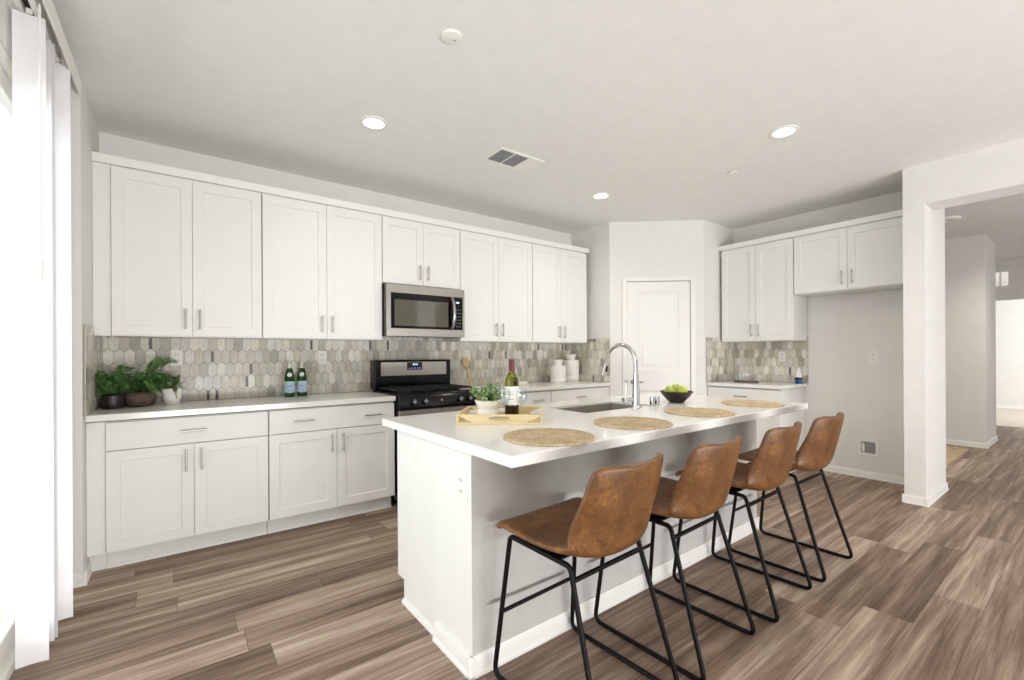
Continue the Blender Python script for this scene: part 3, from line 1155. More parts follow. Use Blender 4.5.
m.tube([(-0.06, 0.02, 0.16), (-0.074, 0.024, 0.172)], 0.0065, 8)
m.obj('lever_handle', t)


def chrome_cap(label, x, y):
    t = thing('air_gap_cap', label, 'sink cap', (x, y, ZI))
    mb('chrome').lathe([(0.021, 0), (0.021, 0.005), (0.016, 0.006), (0.016, 0.05), (0.0135, 0.058), (0.0, 0.06)], n=18).obj('cap', t)
    mb('slot').box(-0.0165, -0.0155, -0.006, 0.006, 0.012, 0.03).obj('vent_slot', t)


chrome_cap('small chrome cap on the island, the one nearer the faucet', 2.405, 1.735)
chrome_cap('small chrome cap on the island, the one nearer the apple bowl', 2.47, 1.745)

# ------------------------------------------------------------------ bar stools


def stool(label, loc, rz):
    t = thing('bar_stool', label, 'bar stool', loc, rz, 'brown leather bar stools along the island')
    # padded bucket shell: profile runs from the front lip over the seat and up the back
    prof = [(0.242, 0.572, 0.212), (0.236, 0.590, 0.221), (0.200, 0.600, 0.229), (0.10, 0.592, 0.232), (0.0, 0.580, 0.232), (-0.09, 0.567, 0.228),
            (-0.150, 0.564, 0.222), (-0.188, 0.580, 0.218), (-0.212, 0.625, 0.215), (-0.228, 0.69, 0.211), (-0.243, 0.76, 0.205), (-0.257, 0.825, 0.198), (-0.266, 0.868, 0.190), (-0.270, 0.888, 0.182)]
    nu = 12
    vs, fs = [], []
    n = len(prof)
    for i, (y, z, hw) in enumerate(prof):
        v = i / (n - 1)
        back = min(1.0, max(0.0, (v - 0.38) / 0.3))
        for j in range(nu + 1):
            u = -1 + 2 * j / nu
            lift = (0.004 + 0.052 * math.exp(-((v - 0.47) / 0.14) ** 2)) * abs(u) ** 2.4
            wing = (0.058 + 0.055 * math.exp(-((v - 0.60) / 0.13) ** 2)) * back * abs(u) ** 2.3
            top = 0.012 * max(0, (v - 0.7) / 0.3) * u * u - 0.026 * max(0, (v - 0.85) / 0.15) * abs(u) ** 8
            if i == 0:
                lift -= 0.004
            vs.append((hw * 1.03 * u, y + wing, z + lift + top))
    for i in range(n - 1):
        for j in range(nu):
            a = i * (nu + 1) + j
            fs.append((a, a + 1, a + nu + 2, a + nu + 1))
    m = mb('leather').add(vs, fs)
    sh = m.obj('seat_shell', t, angle=180)
    md = sh.modifiers.new('thick', 'SOLIDIFY')
    md.thickness = 0.026
    md.offset = 0
    sd = sh.modifiers.new('smooth', 'SUBSURF')
    sd.levels = sd.render_levels = 2
    # frame
    r = 0.0095
    for s_ in (-1, 1):
        xt, xb = s_ * 0.188, s_ * 0.221
        k = [Vector((xt, 0.195, 0.552)), Vector((xb, 0.256, r + 0.002)), Vector((xb, -0.272, r + 0.002)), Vector((xt, -0.112, 0.545))]
        pts = []
        for i in range(4):
            p0, p1, p2 = k[i - 1], k[i], k[(i + 1) % 4]
            d0, d2 = (p0 - p1).normalized(), (p2 - p1).normalized()
            cut = 0.04 if i in (1, 2) else 0.02
            a, b = p1 + d0 * cut, p1 + d2 * cut
            for q in range(6):
                u = q / 5
                pts.append(a * (1 - u) ** 2 + p1 * 2 * u * (1 - u) + b * u * u)
        mb('blackmetal').tube(pts, r, 10, closed=True).obj('sled_frame', t)

    def at_leg(front, z):
        u = (0.560 - z) / 0.549
        y = 0.195 + (0.256 - 0.195) * u if front else -0.112 + (-0.272 + 0.112) * u
        return 0.188 + 0.033 * u, y
    x, y = at_leg(True, 0.255)
    mb('blackmetal').tube([(-x, y, 0.255), (x, y, 0.255)], 0.008, 8).obj('footrest', t)
    x, y = at_leg(False, 0.505)
    mb('blackmetal').tube([(-x, y, 0.505), (x, y, 0.505)], 0.0085, 8).obj('stretcher', t)
    x, y = at_leg(True, 0.53)
    mb('blackmetal').tube([(-x, y - 0.03, 0.549), (x, y - 0.03, 0.549)], 0.0085, 8).obj('stretcher', t)
    mb('blackmetal').box(-0.188, 0.188, -0.06, 0.10, 0.545, 0.553).obj('seat_plate', t)
    return t


SY = 1.185
s1 = stool('brown leather bar stool beside the white end panel, its whole seat in view', (1.208, SY, 0), 0.06)
for x, y, rz, lb in ((1.772, SY, 0.05, 'second brown leather bar stool from the white end panel'),
                     (2.393, SY, 0.05, 'third brown leather bar stool from the white end panel'),
                     (2.99, SY, 0.015, 'brown leather bar stool nearest the fridge space, last from the white end panel')):
    dup(s1, (x, y, 0), rz, lb)

# ------------------------------------------------------------------ placemats


def placemat(label, x, y):
    prof = [(0.0, 0.004)]
    m = mb('jute')
    R0 = 0.183
    pr = []
    nr = 17
    pr.append((R0, 0.0005))
    for i in range(nr):
        rr = R0 - (i + 0.5) * R0 / nr
        pr.append((rr + R0 / nr * 0.5, 0.0045))
        pr.append((rr, 0.0085))
    pr.append((0.0, 0.006))
    m.lathe(pr, n=64, cap=False)
    m.add([(R0 * math.cos(2 * PI * i / 64), R0 * math.sin(2 * PI * i / 64), 0.0005) for i in range(64)], [tuple(range(64))[::-1]])
    o = m.obj('placemat', None, angle=80, loc=(x, y, 0.9125))
    return tag(o, label, 'placemat', 'woven placemats on the island')


placemat('round woven placemat right before the wooden tray, nearest the island corner', 1.182, 1.342)
placemat('second round woven placemat from the wooden tray, in front of the sink', 1.73, 1.362)
placemat('round woven placemat directly in front of the apple bowl', 2.33, 1.375)
placemat('round woven placemat nearest the fridge space, at the island far end', 2.985, 1.39)

# ------------------------------------------------------------------ tray and what stands on it
TA = math.atan2(1.599 - 1.864, 1.362 - 1.055)
TO = Vector((1.055, 1.864, ZI))
TM = Matrix.Translation(TO) @ Matrix.Rotation(TA, 4, 'Z')
TW, TD, TH = 0.412, 0.345, 0.047
t = thing('serving_tray', 'pale wooden serving tray with cut out handles on the island', 'tray', TO, TA)
mb('birch').box(0.0, TW, 0.0, TD, 0.0, 0.008).obj('tray_bottom', t)
for y0 in (0.0, TD - 0.01):
    # board with an oval hand hole, bridged between outline and oval
    m = mb('birch')
    n = 40
    cx, cz, rx, rz_ = TW / 2, 0.028, 0.050, 0.0105
    hole, outer = [], []
    for i in range(n):
        a = 2 * PI * i / n
        c_, s_ = math.cos(a), math.sin(a)
        hole.append((cx + rx * math.copysign(abs(c_) ** 0.7, c_), cz + rz_ * math.copysign(abs(s_) ** 0.9, s_)))
        k_ = min((TW / 2) / max(abs(c_), 1e-6), ((TH - cz) if s_ > 0 else (cz - 0.008)) / max(abs(s_), 1e-6))
        outer.append((cx + c_ * k_, cz + s_ * k_))
    # keep exact corners
    for tx in (0, TW):
        for tz in (0.008, TH):
            j = min(range(n), key=lambda q: (outer[q][0] - tx) ** 2 + (outer[q][1] - tz) ** 2 * 1)
            outer[j] = (tx, tz)
    vs = [(p[0], yy, p[1]) for yy in (y0, y0 + 0.01) for ring_ in (outer, hole) for p in ring_]
    fs = []
    for i in range(n):
        j = (i + 1) % n
        fs += [(i, j, n + j, n + i), (2 * n + i, 3 * n + i, 3 * n + j, 2 * n + j), (i, 2 * n + i, 2 * n + j, j), (n + i, n + j, 3 * n + j, 3 * n + i)]
    m.add(vs, fs)
    m.obj('handle_board', t)
for x0 in (0.0, TW - 0.01):
    mb('birch').box(x0, x0 + 0.01, 0.0102, TD - 0.0102, 0.008, TH).obj('side_board', t)


def on_tray(x, y):
    return tuple(TM @ Vector((x, y, 0.0085)))


def leaf_quad(m, base, direction, normal, length, width, fold=0.25):
    d = direction.normalized()
    s_ = d.cross(normal).normalized()
    nn = s_.cross(d)
    b = Vector(base)
    p = [b, b + d * length * 0.35 + s_ * width * 0.5 + nn * width * fold, b + d * length * 0.75 + s_ * width * 0.38 + nn * width * fold * 0.8, b + d * length,
         b + d * length * 0.75 - s_ * width * 0.38 + nn * width * fold * 0.8, b + d * length * 0.35 - s_ * width * 0.5 + nn * width * fold, b + d * length * 0.4, b + d * length * 0.75]
    m.add(p, [(0, 1, 6), (1, 2, 7, 6), (2, 3, 7), (0, 6, 5), (6, 7, 4, 5), (7, 3, 4)])


t = thing('potted_plant', 'leafy pale green plant in a white footed pot on the tray', 'plant', on_tray(0.128, 0.20))
mb('ceramic').lathe([(0.062, 0), (0.07, 0.012), (0.072, 0.03), (0.066, 0.046), (0.058, 0.052), (0.064, 0.064), (0.076, 0.092), (0.079, 0.104), (0.074, 0.104), (0.070, 0.090), (0.0, 0.088)], n=32).obj('pot', t)
m = mb('slot').lathe([(0.012, 0), (0.012, 0.002)], n=12)
m.xf(Matrix.Translation((-0.0, -0.061, 0.058)) @ Matrix.Rotation(PI / 2, 4, 'X') @ Matrix.Scale(2.0, 4, (1, 0, 0)))
mb('soil').lathe([(0.071, 0.0885), (0.06, 0.093), (0.0, 0.096)], n=20, cap=False).obj('soil', t)
rnd = random.Random(3)
m = mb('sage')
ms = mb('stem')
for i in range(64):
    az = rnd.uniform(0, 2 * PI)
    el = rnd.uniform(0.15, 1.5)
    L_ = rnd.uniform(0.06, 0.115)
    d = Vector((math.cos(az) * math.cos(el), math.sin(az) * math.cos(el), math.sin(el)))
    b = Vector((0, 0, 0.092)) + Vector((d.x, d.y, 0)) * 0.03
    tip = b + d * L_
    ms.tube([b, (b + tip) / 2 + Vector((0, 0, 0.008)), tip], 0.0012, 5)
    for q in range(5):
        u = 0.45 + 0.55 * q / 4
        p = b.lerp(tip, u)
        dd = (d * 0.5 + Vector((rnd.uniform(-1, 1), rnd.uniform(-1, 1), rnd.uniform(-0.4, 0.9)))).normalized()
        leaf_quad(m, p, dd, Vector((rnd.uniform(-.4, .4), rnd.uniform(-.4, .4), 1)), rnd.uniform(0.018, 0.028), rnd.uniform(0.015, 0.021))
m.obj('foliage', t)
ms.obj('stem', t)
for ch in t.children:
    ch.data.transform(Matrix.Scale(0.86, 4))

t = thing('wine_bottle', 'olive green wine bottle with white label on the tray', 'bottle', on_tray(0.252, 0.225))
mb('olive_glass').lathe([(0.034, 0), (0.037, 0.004), (0.037, 0.175), (0.034, 0.195), (0.024, 0.215), (0.0155, 0.228), (0.014, 0.24), (0.0138, 0.296), (0.0, 0.297)], n=28).obj('glass_body', t)
mb('wine').lathe([(0.034, 0.003), (0.0355, 0.006), (0.0355, 0.07), (0.0, 0.07)], n=24).obj('wine_fill', t)
mb('foil').lathe([(0.0147, 0.238), (0.0147, 0.291), (0.0158, 0.292), (0.0158, 0.298), (0.0, 0.300)], n=20).obj('foil_capsule', t)
m = mb('label_white').lathe([(0.0374, 0.062), (0.0374, 0.158)], n=28, cap=False)
m.use(M['keys'])
o = m.obj('label', t)
m = mb('keys')
for zz, hw in ((0.128, 0.5), (0.116, 0.35), (0.09, 0.42)):
    for i in range(8):
        a0_ = -PI / 2 - 0.72 + hw * (-1 + i / 4)
        a1_ = a0_ + hw / 5
        rr = 0.0377
        m.add([(rr * math.cos(a0_), rr * math.sin(a0_), zz), (rr * math.cos(a1_), rr * math.sin(a1_), zz), (rr * math.cos(a1_), rr * math.sin(a1_), zz + 0.004), (rr * math.cos(a0_), rr * math.sin(a0_), zz + 0.004)], [(0, 1, 2, 3)])
m.obj('label_print', o)


def wine_glass(label, loc):
    t = thing('wine_glass', label, 'wine glass', loc, 0, 'wine glasses on the tray')
    mb('clear_glass').lathe([(0.033, 0), (0.033, 0.002), (0.006, 0.005), (0.0038, 0.012), (0.0038, 0.062), (0.008, 0.068), (0.022, 0.084), (0.0295, 0.105), (0.0300, 0.125), (0.0255, 0.158),
                             (0.0245, 0.158), (0.0287, 0.125), (0.0282, 0.106), (0.021, 0.087), (0.006, 0.072), (0.0, 0.071)], n=28, cap=False).obj('bowl_and_stem', t)
    return t


wine_glass('clear stemmed wine glass in front of the wine bottle', on_tray(0.225, 0.08))
wine_glass('clear stemmed wine glass right of the wine bottle', on_tray(0.31, 0.085))

# ------------------------------------------------------------------ apple bowl
BL = (2.715, 1.765, ZI)
o = mb('bowlwood').lathe([(0.045, 0), (0.05, 0.004), (0.08, 0.033), (0.098, 0.058), (0.109, 0.073), (0.106, 0.076), (0.094, 0.062), (0.075, 0.038), (0.045, 0.012), (0.0, 0.010)], n=40).obj('fruit_bowl', None, loc=BL)
tag(o, 'dark wooden bowl of green apples on the island', 'bowl')


def apple(label, dx, dy, dz, tilt):
    t = thing('green_apple', label, 'apple', (BL[0] + dx, BL[1] + dy, BL[2] + dz), 0, 'green apples in the dark bowl')
    t.rotation_euler = tilt
    mb('apple').lathe([(0.0, -0.030), (0.012, -0.034), (0.024, -0.030), (0.034, -0.015), (0.0385, 0.004), (0.036, 0.020), (0.027, 0.031), (0.014, 0.034), (0.004, 0.027), (0.0, 0.024)], n=24, cap=False).obj('flesh', t, angle=180)
    mb('redwood').tube([(0, 0, 0.024), (0.003, 0.001, 0.036), (0.007, 0.002, 0.044)], 0.0015, 6).obj('stem', t)


# picture-left is (-right vector): offsets along the view's right direction
apple('green apple on the faucet side of the dark bowl', -0.046 * sa, 0.046 * ca, 0.070, (0.5, 0.3, 0))
apple('green apple on the fridge space side of the dark bowl', 0.038 * sa - 0.02, -0.038 * ca - 0.016, 0.072, (-0.4, 0.5, 0.6))
apple('green apple at the back of the dark bowl, half hidden by the other two', 0.048, 0.036, 0.079, (0.2, -0.5, 1.0))


# ------------------------------------------------------------------ long counter: ferns, bottles, canisters
def frond(m, ms, base, az, length, rise, droop, leaflen, lim, sgn=1):
    pts = []
    n = 19
    for i in range(n + 1):
        u = i / n
        r_ = length * (u ** 0.9)
        z = rise * math.sin(min(1.0, u * 1.25) * PI / 2) - droop * u ** 2.4
        p = Vector(base) + Vector((math.cos(az) * r_, math.sin(az) * r_, z))
        p.x = max(lim[0], min(lim[1], p.x))
        p.y = max(lim[2], min(lim[3], p.y))
        p.z = max(lim[4], p.z)
        pts.append(p)
    ms.tube(pts, 0.0016, 5)
    for i in range(2, n + 1):
        p = pts[i]
        d = (pts[i] - pts[i - 1])
        if d.length < 1e-5:
            continue
        d.normalize()
        fn = Vector((-0.05, -0.75, 0.66))
        side = d.cross(fn)
        if side.length < 0.35:
            fn = Vector((0, 0, 1))
            side = d.cross(fn)
        side.normalize()
        u = i / n
        ll = leaflen * (1.0 - 0.75 * abs(u - 0.4) ** 1.3 * 1.6)
        for s_ in (-1, 1):
            dd = side * s_ + d * 0.55 + Vector((0, 0, -0.12))
            q = p + dd.normalized() * ll
            if q.x < lim[0] - 0.004 or q.y > lim[3] + 0.004 or q.z < lim[4] - 0.002:
                continue
            leaf_quad(m, p, dd, fn, ll, ll * 0.34, 0.15)


LIM = (X0 + 0.02, 0.2, 3.3, YW - 0.03, 0.93)
ZCN = 0.9145
rnd = random.Random(11)


def fern_pot(label, loc, potprof, potmat, fr, leaf='fern'):
    t = thing('potted_fern', label, 'plant', loc)
    mb(potmat).lathe(potprof, n=32).obj('pot', t)
    rt_ = max(potprof[-2][0], 0.02)
    zt_ = max(p_[1] for p_ in potprof)
    mb('soil').lathe([(rt_ * 0.97, zt_ - 0.012), (rt_ * 0.6, zt_ - 0.006), (0, zt_ - 0.004)], n=20, cap=False).obj('soil', t)
    m, ms = mb(leaf), mb('stem')
    lim = (LIM[0] - loc[0], LIM[1] - loc[0], LIM[2] - loc[1], LIM[3] - loc[1], LIM[4] - loc[2])
    for (az, L_, rise, droop, ll) in fr:
        frond(m, ms, (0.02 * math.cos(az), 0.02 * math.sin(az), zt_ - 0.01), az, L_, rise, droop, ll, lim)
    m.obj('fronds', t)
    ms.obj('stem', t)
    return t


fr = []
for i in range(30):
    fr.append((rnd.uniform(0, 2 * PI), rnd.uniform(0.12, 0.2), rnd.uniform(0.05, 0.15), rnd.uniform(0.02, 0.10), rnd.uniform(0.024, 0.034)))
fr += [(-0.45, 0.20, 0.235, 0.03, 0.040), (-0.8, 0.16, 0.23, 0.05, 0.042), (-0.1, 0.11, 0.24, 0.03, 0.036), (-0.25, 0.22, 0.13, 0.10, 0.038), (-2.4, 0.2, 0.17, 0.08, 0.040), (-2.7, 0.21, 0.13, 0.09, 0.038), (-1.5, 0.16, 0.17, 0.07, 0.042), (-1.9, 0.15, 0.2, 0.05, 0.04), (-1.2, 0.17, 0.13, 0.10, 0.04)]
fern_pot('bushy fern in a rough brown bowl, middle of the three plants', (-0.215, 3.86, ZCN),
         [(0.05, 0), (0.075, 0.008), (0.088, 0.035), (0.09, 0.06), (0.08, 0.088), (0.072, 0.094), (0.066, 0.090), (0.0, 0.080)], 'stonepot', fr)
fr = []
for i in range(26):
    fr.append((rnd.uniform(-3.6, -0.9), rnd.uniform(0.08, 0.15), rnd.uniform(0.06, 0.20), rnd.uniform(0.02, 0.10), rnd.uniform(0.026, 0.036)))
fern_pot('dark fern in a dark glazed pot against the side tiles', (-0.342, 3.79, ZCN),
         [(0.04, 0), (0.058, 0.006), (0.064, 0.04), (0.062, 0.085), (0.056, 0.09), (0.052, 0.085), (0.0, 0.08)], 'darkpot', fr)
fr = []
for i in range(9):
    fr.append((rnd.uniform(PI * 0.75, PI * 1.7), rnd.uniform(0.08, 0.14), rnd.uniform(0.05, 0.12), rnd.uniform(0.02, 0.08), rnd.uniform(0.02, 0.028)))
fr += [(-1.3, 0.075, 0.03, 0.085, 0.018)]
t = fern_pot('small fern in a tapered white pot, right of the brown bowl', (-0.043, 3.84, ZCN),
             [(0.040, 0), (0.042, 0.003), (0.060, 0.108), (0.056, 0.110), (0.053, 0.10), (0.0, 0.098)], 'ceramic', fr)
m = mb('redleaf')
for az, L_, el in ((0.0, 0.10, 0.75), (-0.5, 0.075, 0.9), (0.5, 0.08, 1.0), (-1.4, 0.07, 0.9)):
    d = Vector((math.cos(az) * math.cos(el), math.sin(az) * math.cos(el), math.sin(el)))
    leaf_quad(m, (0.01 * d.x, 0.01 * d.y, 0.098), d, Vector((0, 0, 1)), L_, 0.02)
m.obj('bronze_leaf', t, label='pointed bronze green leaves')


def water_bottle(label, x, y):
    t = thing('water_bottle', label, 'bottle', (x, y, ZCN), 0, 'green glass bottles on the long counter')
    mb('green_glass').lathe([(0.034, 0), (0.0385, 0.004), (0.0385, 0.135), (0.036, 0.16), (0.026, 0.205), (0.017, 0.24), (0.0145, 0.262), (0.0145, 0.27), (0.0, 0.271)], n=28).obj('glass_body', t)
    mb('cap').lathe([(0.0155, 0.253), (0.016, 0.256), (0.016, 0.278), (0.014, 0.281), (0.0, 0.282)], n=20).obj('cap', t)
    mb('cap').lathe([(0.0205, 0.228), (0.0158, 0.2525)], n=20, cap=False).obj('neck_foil', t)
    lb = mb('label_blue').lathe([(0.0389, 0.035), (0.0389, 0.112)], n=28, cap=False).obj('label', t)
    mb('label_green').lathe([(0.0389, 0.1122), (0.0389, 0.124)], n=28, cap=False).obj('label_band', lb)
    m = mb('label_white')
    a = math.atan2(-y, -x)
    n = 18
    vs = []
    for i in range(n):
        q = 2 * PI * i / n
        zz = 0.178 + 0.017 * math.sin(q)
        rr = 0.0333 - (zz - 0.178) * 0.235 + 0.0014
        an = a + 0.55 * math.cos(q)
        vs.append((rr * math.cos(an), rr * math.sin(an), zz))
    vs.append((0.0350 * math.cos(a), 0.0350 * math.sin(a), 0.178))
    m.add(vs, [(i, (i + 1) % n, n) for i in range(n)])
    m.obj('neck_label', t)
    m = mb('bluelabel')
    for zz, hw in ((0.086, 0.36), (0.072, 0.26), (0.05, 0.3)):
        for i in range(7):
            a0_ = a + hw * (-1 + i / 3.5)
            a1_ = a0_ + hw / 5
            rr = 0.0391
            m.add([(rr * math.cos(b_), rr * math.sin(b_), z_) for b_, z_ in ((a0_, zz), (a1_, zz), (a1_, zz + 0.006), (a0_, zz + 0.006))], [(0, 1, 2, 3)])
    m.obj('label_print', lb)


water_bottle('green glass bottle with pale blue label, the one nearer the ferns', 0.705, 3.925)
water_bottle('green glass bottle with pale blue label, the one nearer the range', 0.800, 3.945)


def canister(label, x, y, r_, h_):
    t = thing('canister', label, 'canister', (x, y, ZCN))
    mb('ceramic').lathe([(r_ * 0.97, 0), (r_, 0.005), (r_, h_ * 0.24), (r_ * 0.985, h_ * 0.25), (r_, h_ * 0.26), (r_, h_ - 0.008), (r_ * 0.96, h_), (r_ * 0.55, h_)], n=32).obj('jar', t)
    l_ = mb('ceramic').lathe([(r_ * 0.56, h_ + 0.0005), (r_ * 0.50, h_ + 0.012), (r_ * 0.55, h_ + 0.04), (r_ * 0.70, h_ + 0.064), (r_ * 0.70, h_ + 0.069), (r_ * 0.2, h_ + 0.073), (0, h_ + 0.073)], n=28).obj('lid', t)
    pts = [(0.014 * math.cos(a), 0, h_ + 0.083 + 0.014 * math.sin(a)) for a in [2 * PI * i / 16 for i in range(16)]]
    mb('nickel').tube(pts, 0.0028, 6, closed=True).obj('ring_pull', l_)


canister('wide white ceramic canister, shorter of the two on the long counter', 3.50, 3.80, 0.090, 0.195)
canister('slim white ceramic canister, taller of the two on the long counter', 3.80, 3.90, 0.098, 0.255)

# wooden spoon leaning in a small crock right of the range
t = thing('wooden_spoon', 'wooden spoon leaning upright against the tiles right of the range', 'spoon', (2.40, 3.93, ZCN))
pts = [(0.0, 0.0, 0.006), (0.0, 0.055, 0.14), (0.002, 0.085, 0.20)]
mb('spoonwood').tube(pts, 0.008, 8, rs=[0.014, 0.011, 0.010]).obj('handle', t)
m = mb('spoonwood').lathe([(0.0, -0.045), (0.5, -0.04), (0.85, -0.02), (1.0, 0.005), (0.9, 0.03), (0.55, 0.047), (0.0, 0.052)], n=20, cap=False)
m.v = [(v[0] * 0.041, v[1] * 0.011, v[2] * 1.05) for v in m.v]
m.xf(Matrix.Translation((0.003, 0.098, 0.245)) @ Matrix.Rotation(-0.22, 4, 'X'))
m.obj('spoon_head', t, angle=180)

# low white dish further along that counter
t = thing('butter_dish', 'low white lidded dish behind the wine glasses on the long counter', 'dish', (2.87, 3.72, ZCN))
mb('ceramic').box(-0.10, 0.10, -0.05, 0.05, 0, 0.010).obj('plate', t, 0.004)
mb('ceramic').box(-0.085, 0.085, -0.04, 0.04, 0.0105, 0.042).obj('lid', t, 0.008)

# nook counter: card holder and soap bottle
t = thing('card_holder', 'clear card holder on a dark wooden base on the nook counter', 'card holder', (5.13, 2.45, ZCN), -PI / 2 + 0.25)
mb('redwood').box(-0.12, 0.12, -0.045, 0.045, 0, 0.016).obj('wooden_base', t, 0.003)
m = mb('acrylic')
m.box(-0.085, 0.085, -0.022, -0.019, 0.0165, 0.085).box(-0.085, 0.085, 0.019, 0.022, 0.0165, 0.1).box(-0.085, -0.082, -0.0188, 0.0188, 0.0165, 0.09).box(0.082, 0.085, -0.0188, 0.0188, 0.0165, 0.09)
m.obj('acrylic_box', t)
mb('label_white').box(-0.034, 0.034, -0.012, 0.0, 0.017, 0.098).obj('card_stack', t)
t = thing('soap_bottle', 'white topped blue soap bottle at the end of the nook counter', 'bottle', (5.345, 2.0, ZCN), -0.4)
m = mb('bluelabel').lathe([(0.9, 0), (1, 0.004), (1, 0.062), (0.95, 0.065), (0, 0.065)], n=24)
m.v = [(v[0] * 0.026, v[1] * 0.042, v[2]) for v in m.v]
o = m.obj('bottle_body', t, label='blue lower body')
m = mb('plastic').lathe([(0.95, 0.0655), (0.97, 0.07), (0.78, 0.10), (0.5, 0.13), (0.38, 0.145), (0.34, 0.158), (0.2, 0.162), (0.0, 0.162)], n=24)
m.v = [(v[0] * 0.026, v[1] * 0.042, v[2]) for v in m.v]
m.obj('white_top', t)
m = mb('blackgloss').lathe([(1.01, 0.047), (1.01, 0.060)], n=24, cap=False)
m.v = [(v[0] * 0.0262, v[1] * 0.0422, v[2]) for v in m.v]
m.obj('dark_band', o)


# ------------------------------------------------------------------ ceiling fixtures
def downlight(label, x, y, power):
    t = thing('ceiling_light', label, 'ceiling light', (x, y, ZC), 0, 'recessed ceiling lights')
    mb('trim').lathe([(0.088, 0), (0.086, -0.006), (0.066, -0.008), (0.064, -0.002)], n=32, cap=False).obj('trim_ring', t)
    mb('lens').lathe([(0.064, -0.003), (0.0, -0.003)], n=32, cap=False).obj('lens', t)
    d = bpy.data.lights.new('lamp', 'SPOT')
    d.energy = power
    d.spot_size = math.radians(150)
    d.spot_blend = 0.9
    d.shadow_soft_size = 0.06
    d.color = (1.0, 0.93, 0.83)
    lo = bpy.data.objects.new('lamp', d)
    C.objects.link(lo)
    lo.parent = t
    lo.location = (0, 0, -0.03)


downlight('lit recessed ceiling light above the long counter, left of the ceiling vent', 1.02, 2.86, 9)
downlight('lit recessed ceiling light in front of the hall opening', 3.32, 1.325, 48)
downlight('lit recessed ceiling light near the pantry door, right of the ceiling vent', 3.24, 2.905, 18)

t = thing('smoke_alarm', 'small round white smoke alarm on the ceiling, nearest the viewer', 'smoke alarm', (1.045, 1.865, ZC))
mb('plastic').lathe([(0.0, -0.013), (0.040, -0.012), (0.047, -0.009), (0.049, -0.004), (0.050, 0)], n=28, cap=False).obj('housing', t)
mb('keys').lathe([(0.005, -0.0145), (0.005, -0.0135)], 0.015, 0.0, 0, 10).obj('test_button', t)
t = thing('sprinkler_cover', 'small round white ceiling cover plate near the right wall cabinets', 'sprinkler', (3.72, 1.875, ZC))
mb('plastic').lathe([(0.0, -0.010), (0.036, -0.009), (0.04, -0.004), (0.04, 0)], n=24, cap=False).obj('cover', t)
mb('slot').lathe([(0.043, -0.0012), (0.043, 0)], n=24).obj('shadow_gap', t)

t = thing('ceiling_vent', 'white rectangular ceiling air vent with two dark sections', 'ceiling vent', (1.885, 2.645, ZC))
m = mb('plastic')
W_, D_ = 0.425, 0.245
m.box(0, W_, 0, 0.022, -0.008, 0).box(0, W_, D_ - 0.022, D_, -0.008, 0).box(0, 0.022, 0.022, D_ - 0.022, -0.008, 0).box(W_ - 0.022, W_, 0.022, D_ - 0.022, -0.008, 0)
m.box(0.145, 0.155, 0.022, D_ - 0.022, -0.008, 0).box(0.275, 0.285, 0.022, D_ - 0.022, -0.008, 0)
m.obj('vent_frame', t, 0.001)
mb('slot').box(0.022, 0.28, 0.022, D_ - 0.022, -0.0018, -0.0005).obj('duct_opening', t)
m = mb('keys')
for s0 in (0.024, 0.157):
    for i in range(8):
        x = s0 + 0.006 + i * 0.0145
        m.add([(x, 0.023, -0.002), (x + 0.006, 0.023, -0.008), (x + 0.006, D_ - 0.023, -0.008), (x, D_ - 0.023, -0.002)], [(0, 1, 2, 3)])
m.obj('louvers', t, label='grey louvers')
m = mb('plastic')
for i in range(11):
    y = 0.023 + i * 0.018
    m.box(0.286, W_ - 0.023, y, y + 0.0165, -0.0065, -0.004)
m.obj('closed_louvers', t, label='white closed louvers')

t = thing('ceiling_diffuser', 'small white ceiling fixture in the hall, partly hidden by the pillar', 'ceiling fixture', (7.0, 1.085, ZC))
mb('plastic').lathe([(0.0, -0.012), (0.05, -0.012), (0.06, -0.03), (0.10, -0.022), (0.11, 0)], n=28, cap=False).obj('trim_ring', t)
mb('slot').lathe([(0.0, -0.0135), (0.048, -0.0125)], n=24, cap=False).obj('dark_centre', t)

downlight('added unseen ceiling light brightening the hall beyond the header', 7.45, 0.3, 75)  # extra lamp out of view, added to brighten the far hall wall

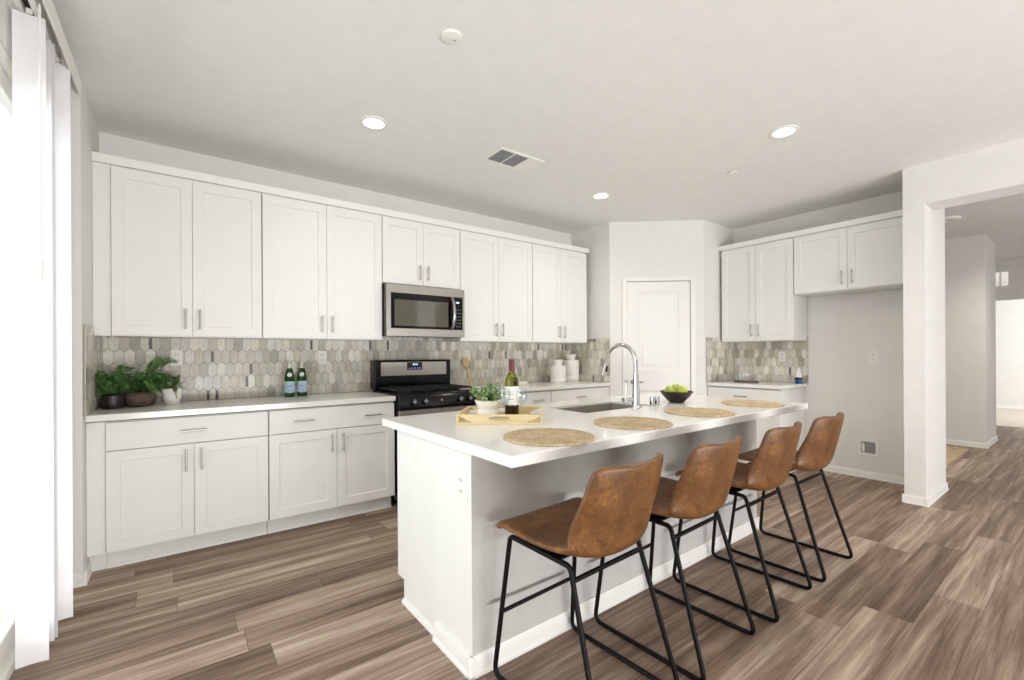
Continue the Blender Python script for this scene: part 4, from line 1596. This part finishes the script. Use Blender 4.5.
# ------------------------------------------------------------------ hall: open door and rug
d3 = bpy.data.objects.new('door_3', None)
C.objects.link(d3)
d3.location = (6.55, 1.178, 0)
tag(d3, 'white hall door standing open behind the pillar', 'door', None, 'structure')
mb('trim').box(0, 0.85, 0, 0.035, 0.008, 2.04).obj('door_panel', d3, 0.002)
m = mb('nickel').lathe([(0.026, 0), (0.026, 0.008), (0.01, 0.01), (0.01, 0.05)], n=16)
m.xf(Matrix.Translation((0.50, 0.0, 0.955)) @ Matrix.Rotation(PI / 2, 4, 'X'))
m.tube([(0.50, -0.05, 0.955), (0.40, -0.052, 0.955)], 0.009, 8)
m.obj('door_lever', d3)
o = mb('jute').box(6.55, 8.05, 1.06, 1.9, 0.001, 0.012).obj('hall_rug', None, 0.003)
tag(o, 'tan woven rug on the hall floor behind the pillar', 'rug')

# ------------------------------------------------------------------ vertical blinds
t = thing('vertical_blind', 'white vertical blinds gathered beside the sliding glass door', 'blinds', (XS, 0.4, 0))
m = mb('plastic')
m.box(0.02, 0.042, 0, 2.54, 2.615, 2.655).box(0.068, 0.09, 0, 2.54, 2.615, 2.655).box(0.042, 0.068, 0, 2.54, 2.645, 2.655)
m.obj('headrail', t, 0.002)
mb('slot').box(0.0425, 0.0675, 0, 2.5, 2.640, 2.6445).obj('track_slot', t)
m = mb('plastic')
m.box(0.122, 0.130, 0, 2.76, 2.58, 2.665).box(0.0, 0.122, 0, 2.76, 2.658, 2.665).box(0.06, 0.122, 2.752, 2.76, 2.58, 2.658)
m.obj('valance', t, 0.002)
mb('plastic').box(0.0, 0.02, 0.3, 2.54, 2.62, 2.655).obj('mounting_bracket', t)
for y, x0, tw in ((2.145, 0.013, 0.02), (2.325, 0.006, -0.25), (2.345, 0.012, -0.2), (2.48, 0.036, 0.22)):
    m = mb('vinyl')
    prof = []
    n = 8
    for i in range(n + 1):
        u = i / n
        prof.append((u * 0.092, 0.006 * math.sin(PI * u)))
    poly = prof + [(p_[0], p_[1] + 0.0012) for p_ in prof[::-1]]
    m.prism(poly, 0.03, 2.60)
    m.xf(Matrix.Translation((x0, y, 0)) @ Matrix.Rotation(tw, 4, 'Z'))
    v = m.obj('vane', t)
    mb('plastic').box(x0 + 0.038, x0 + 0.056, y - 0.004, y + 0.004, 2.601, 2.62).obj('vane_clip', v)
m = mb('plastic').tube([(0.105, 2.05, 2.60), (0.104, 2.052, 1.62)], 0.004, 8)
m.tube([(0.104, 2.052, 1.62), (0.104, 2.052, 1.54)], 0.0075, 8)
m.obj('wand', t)
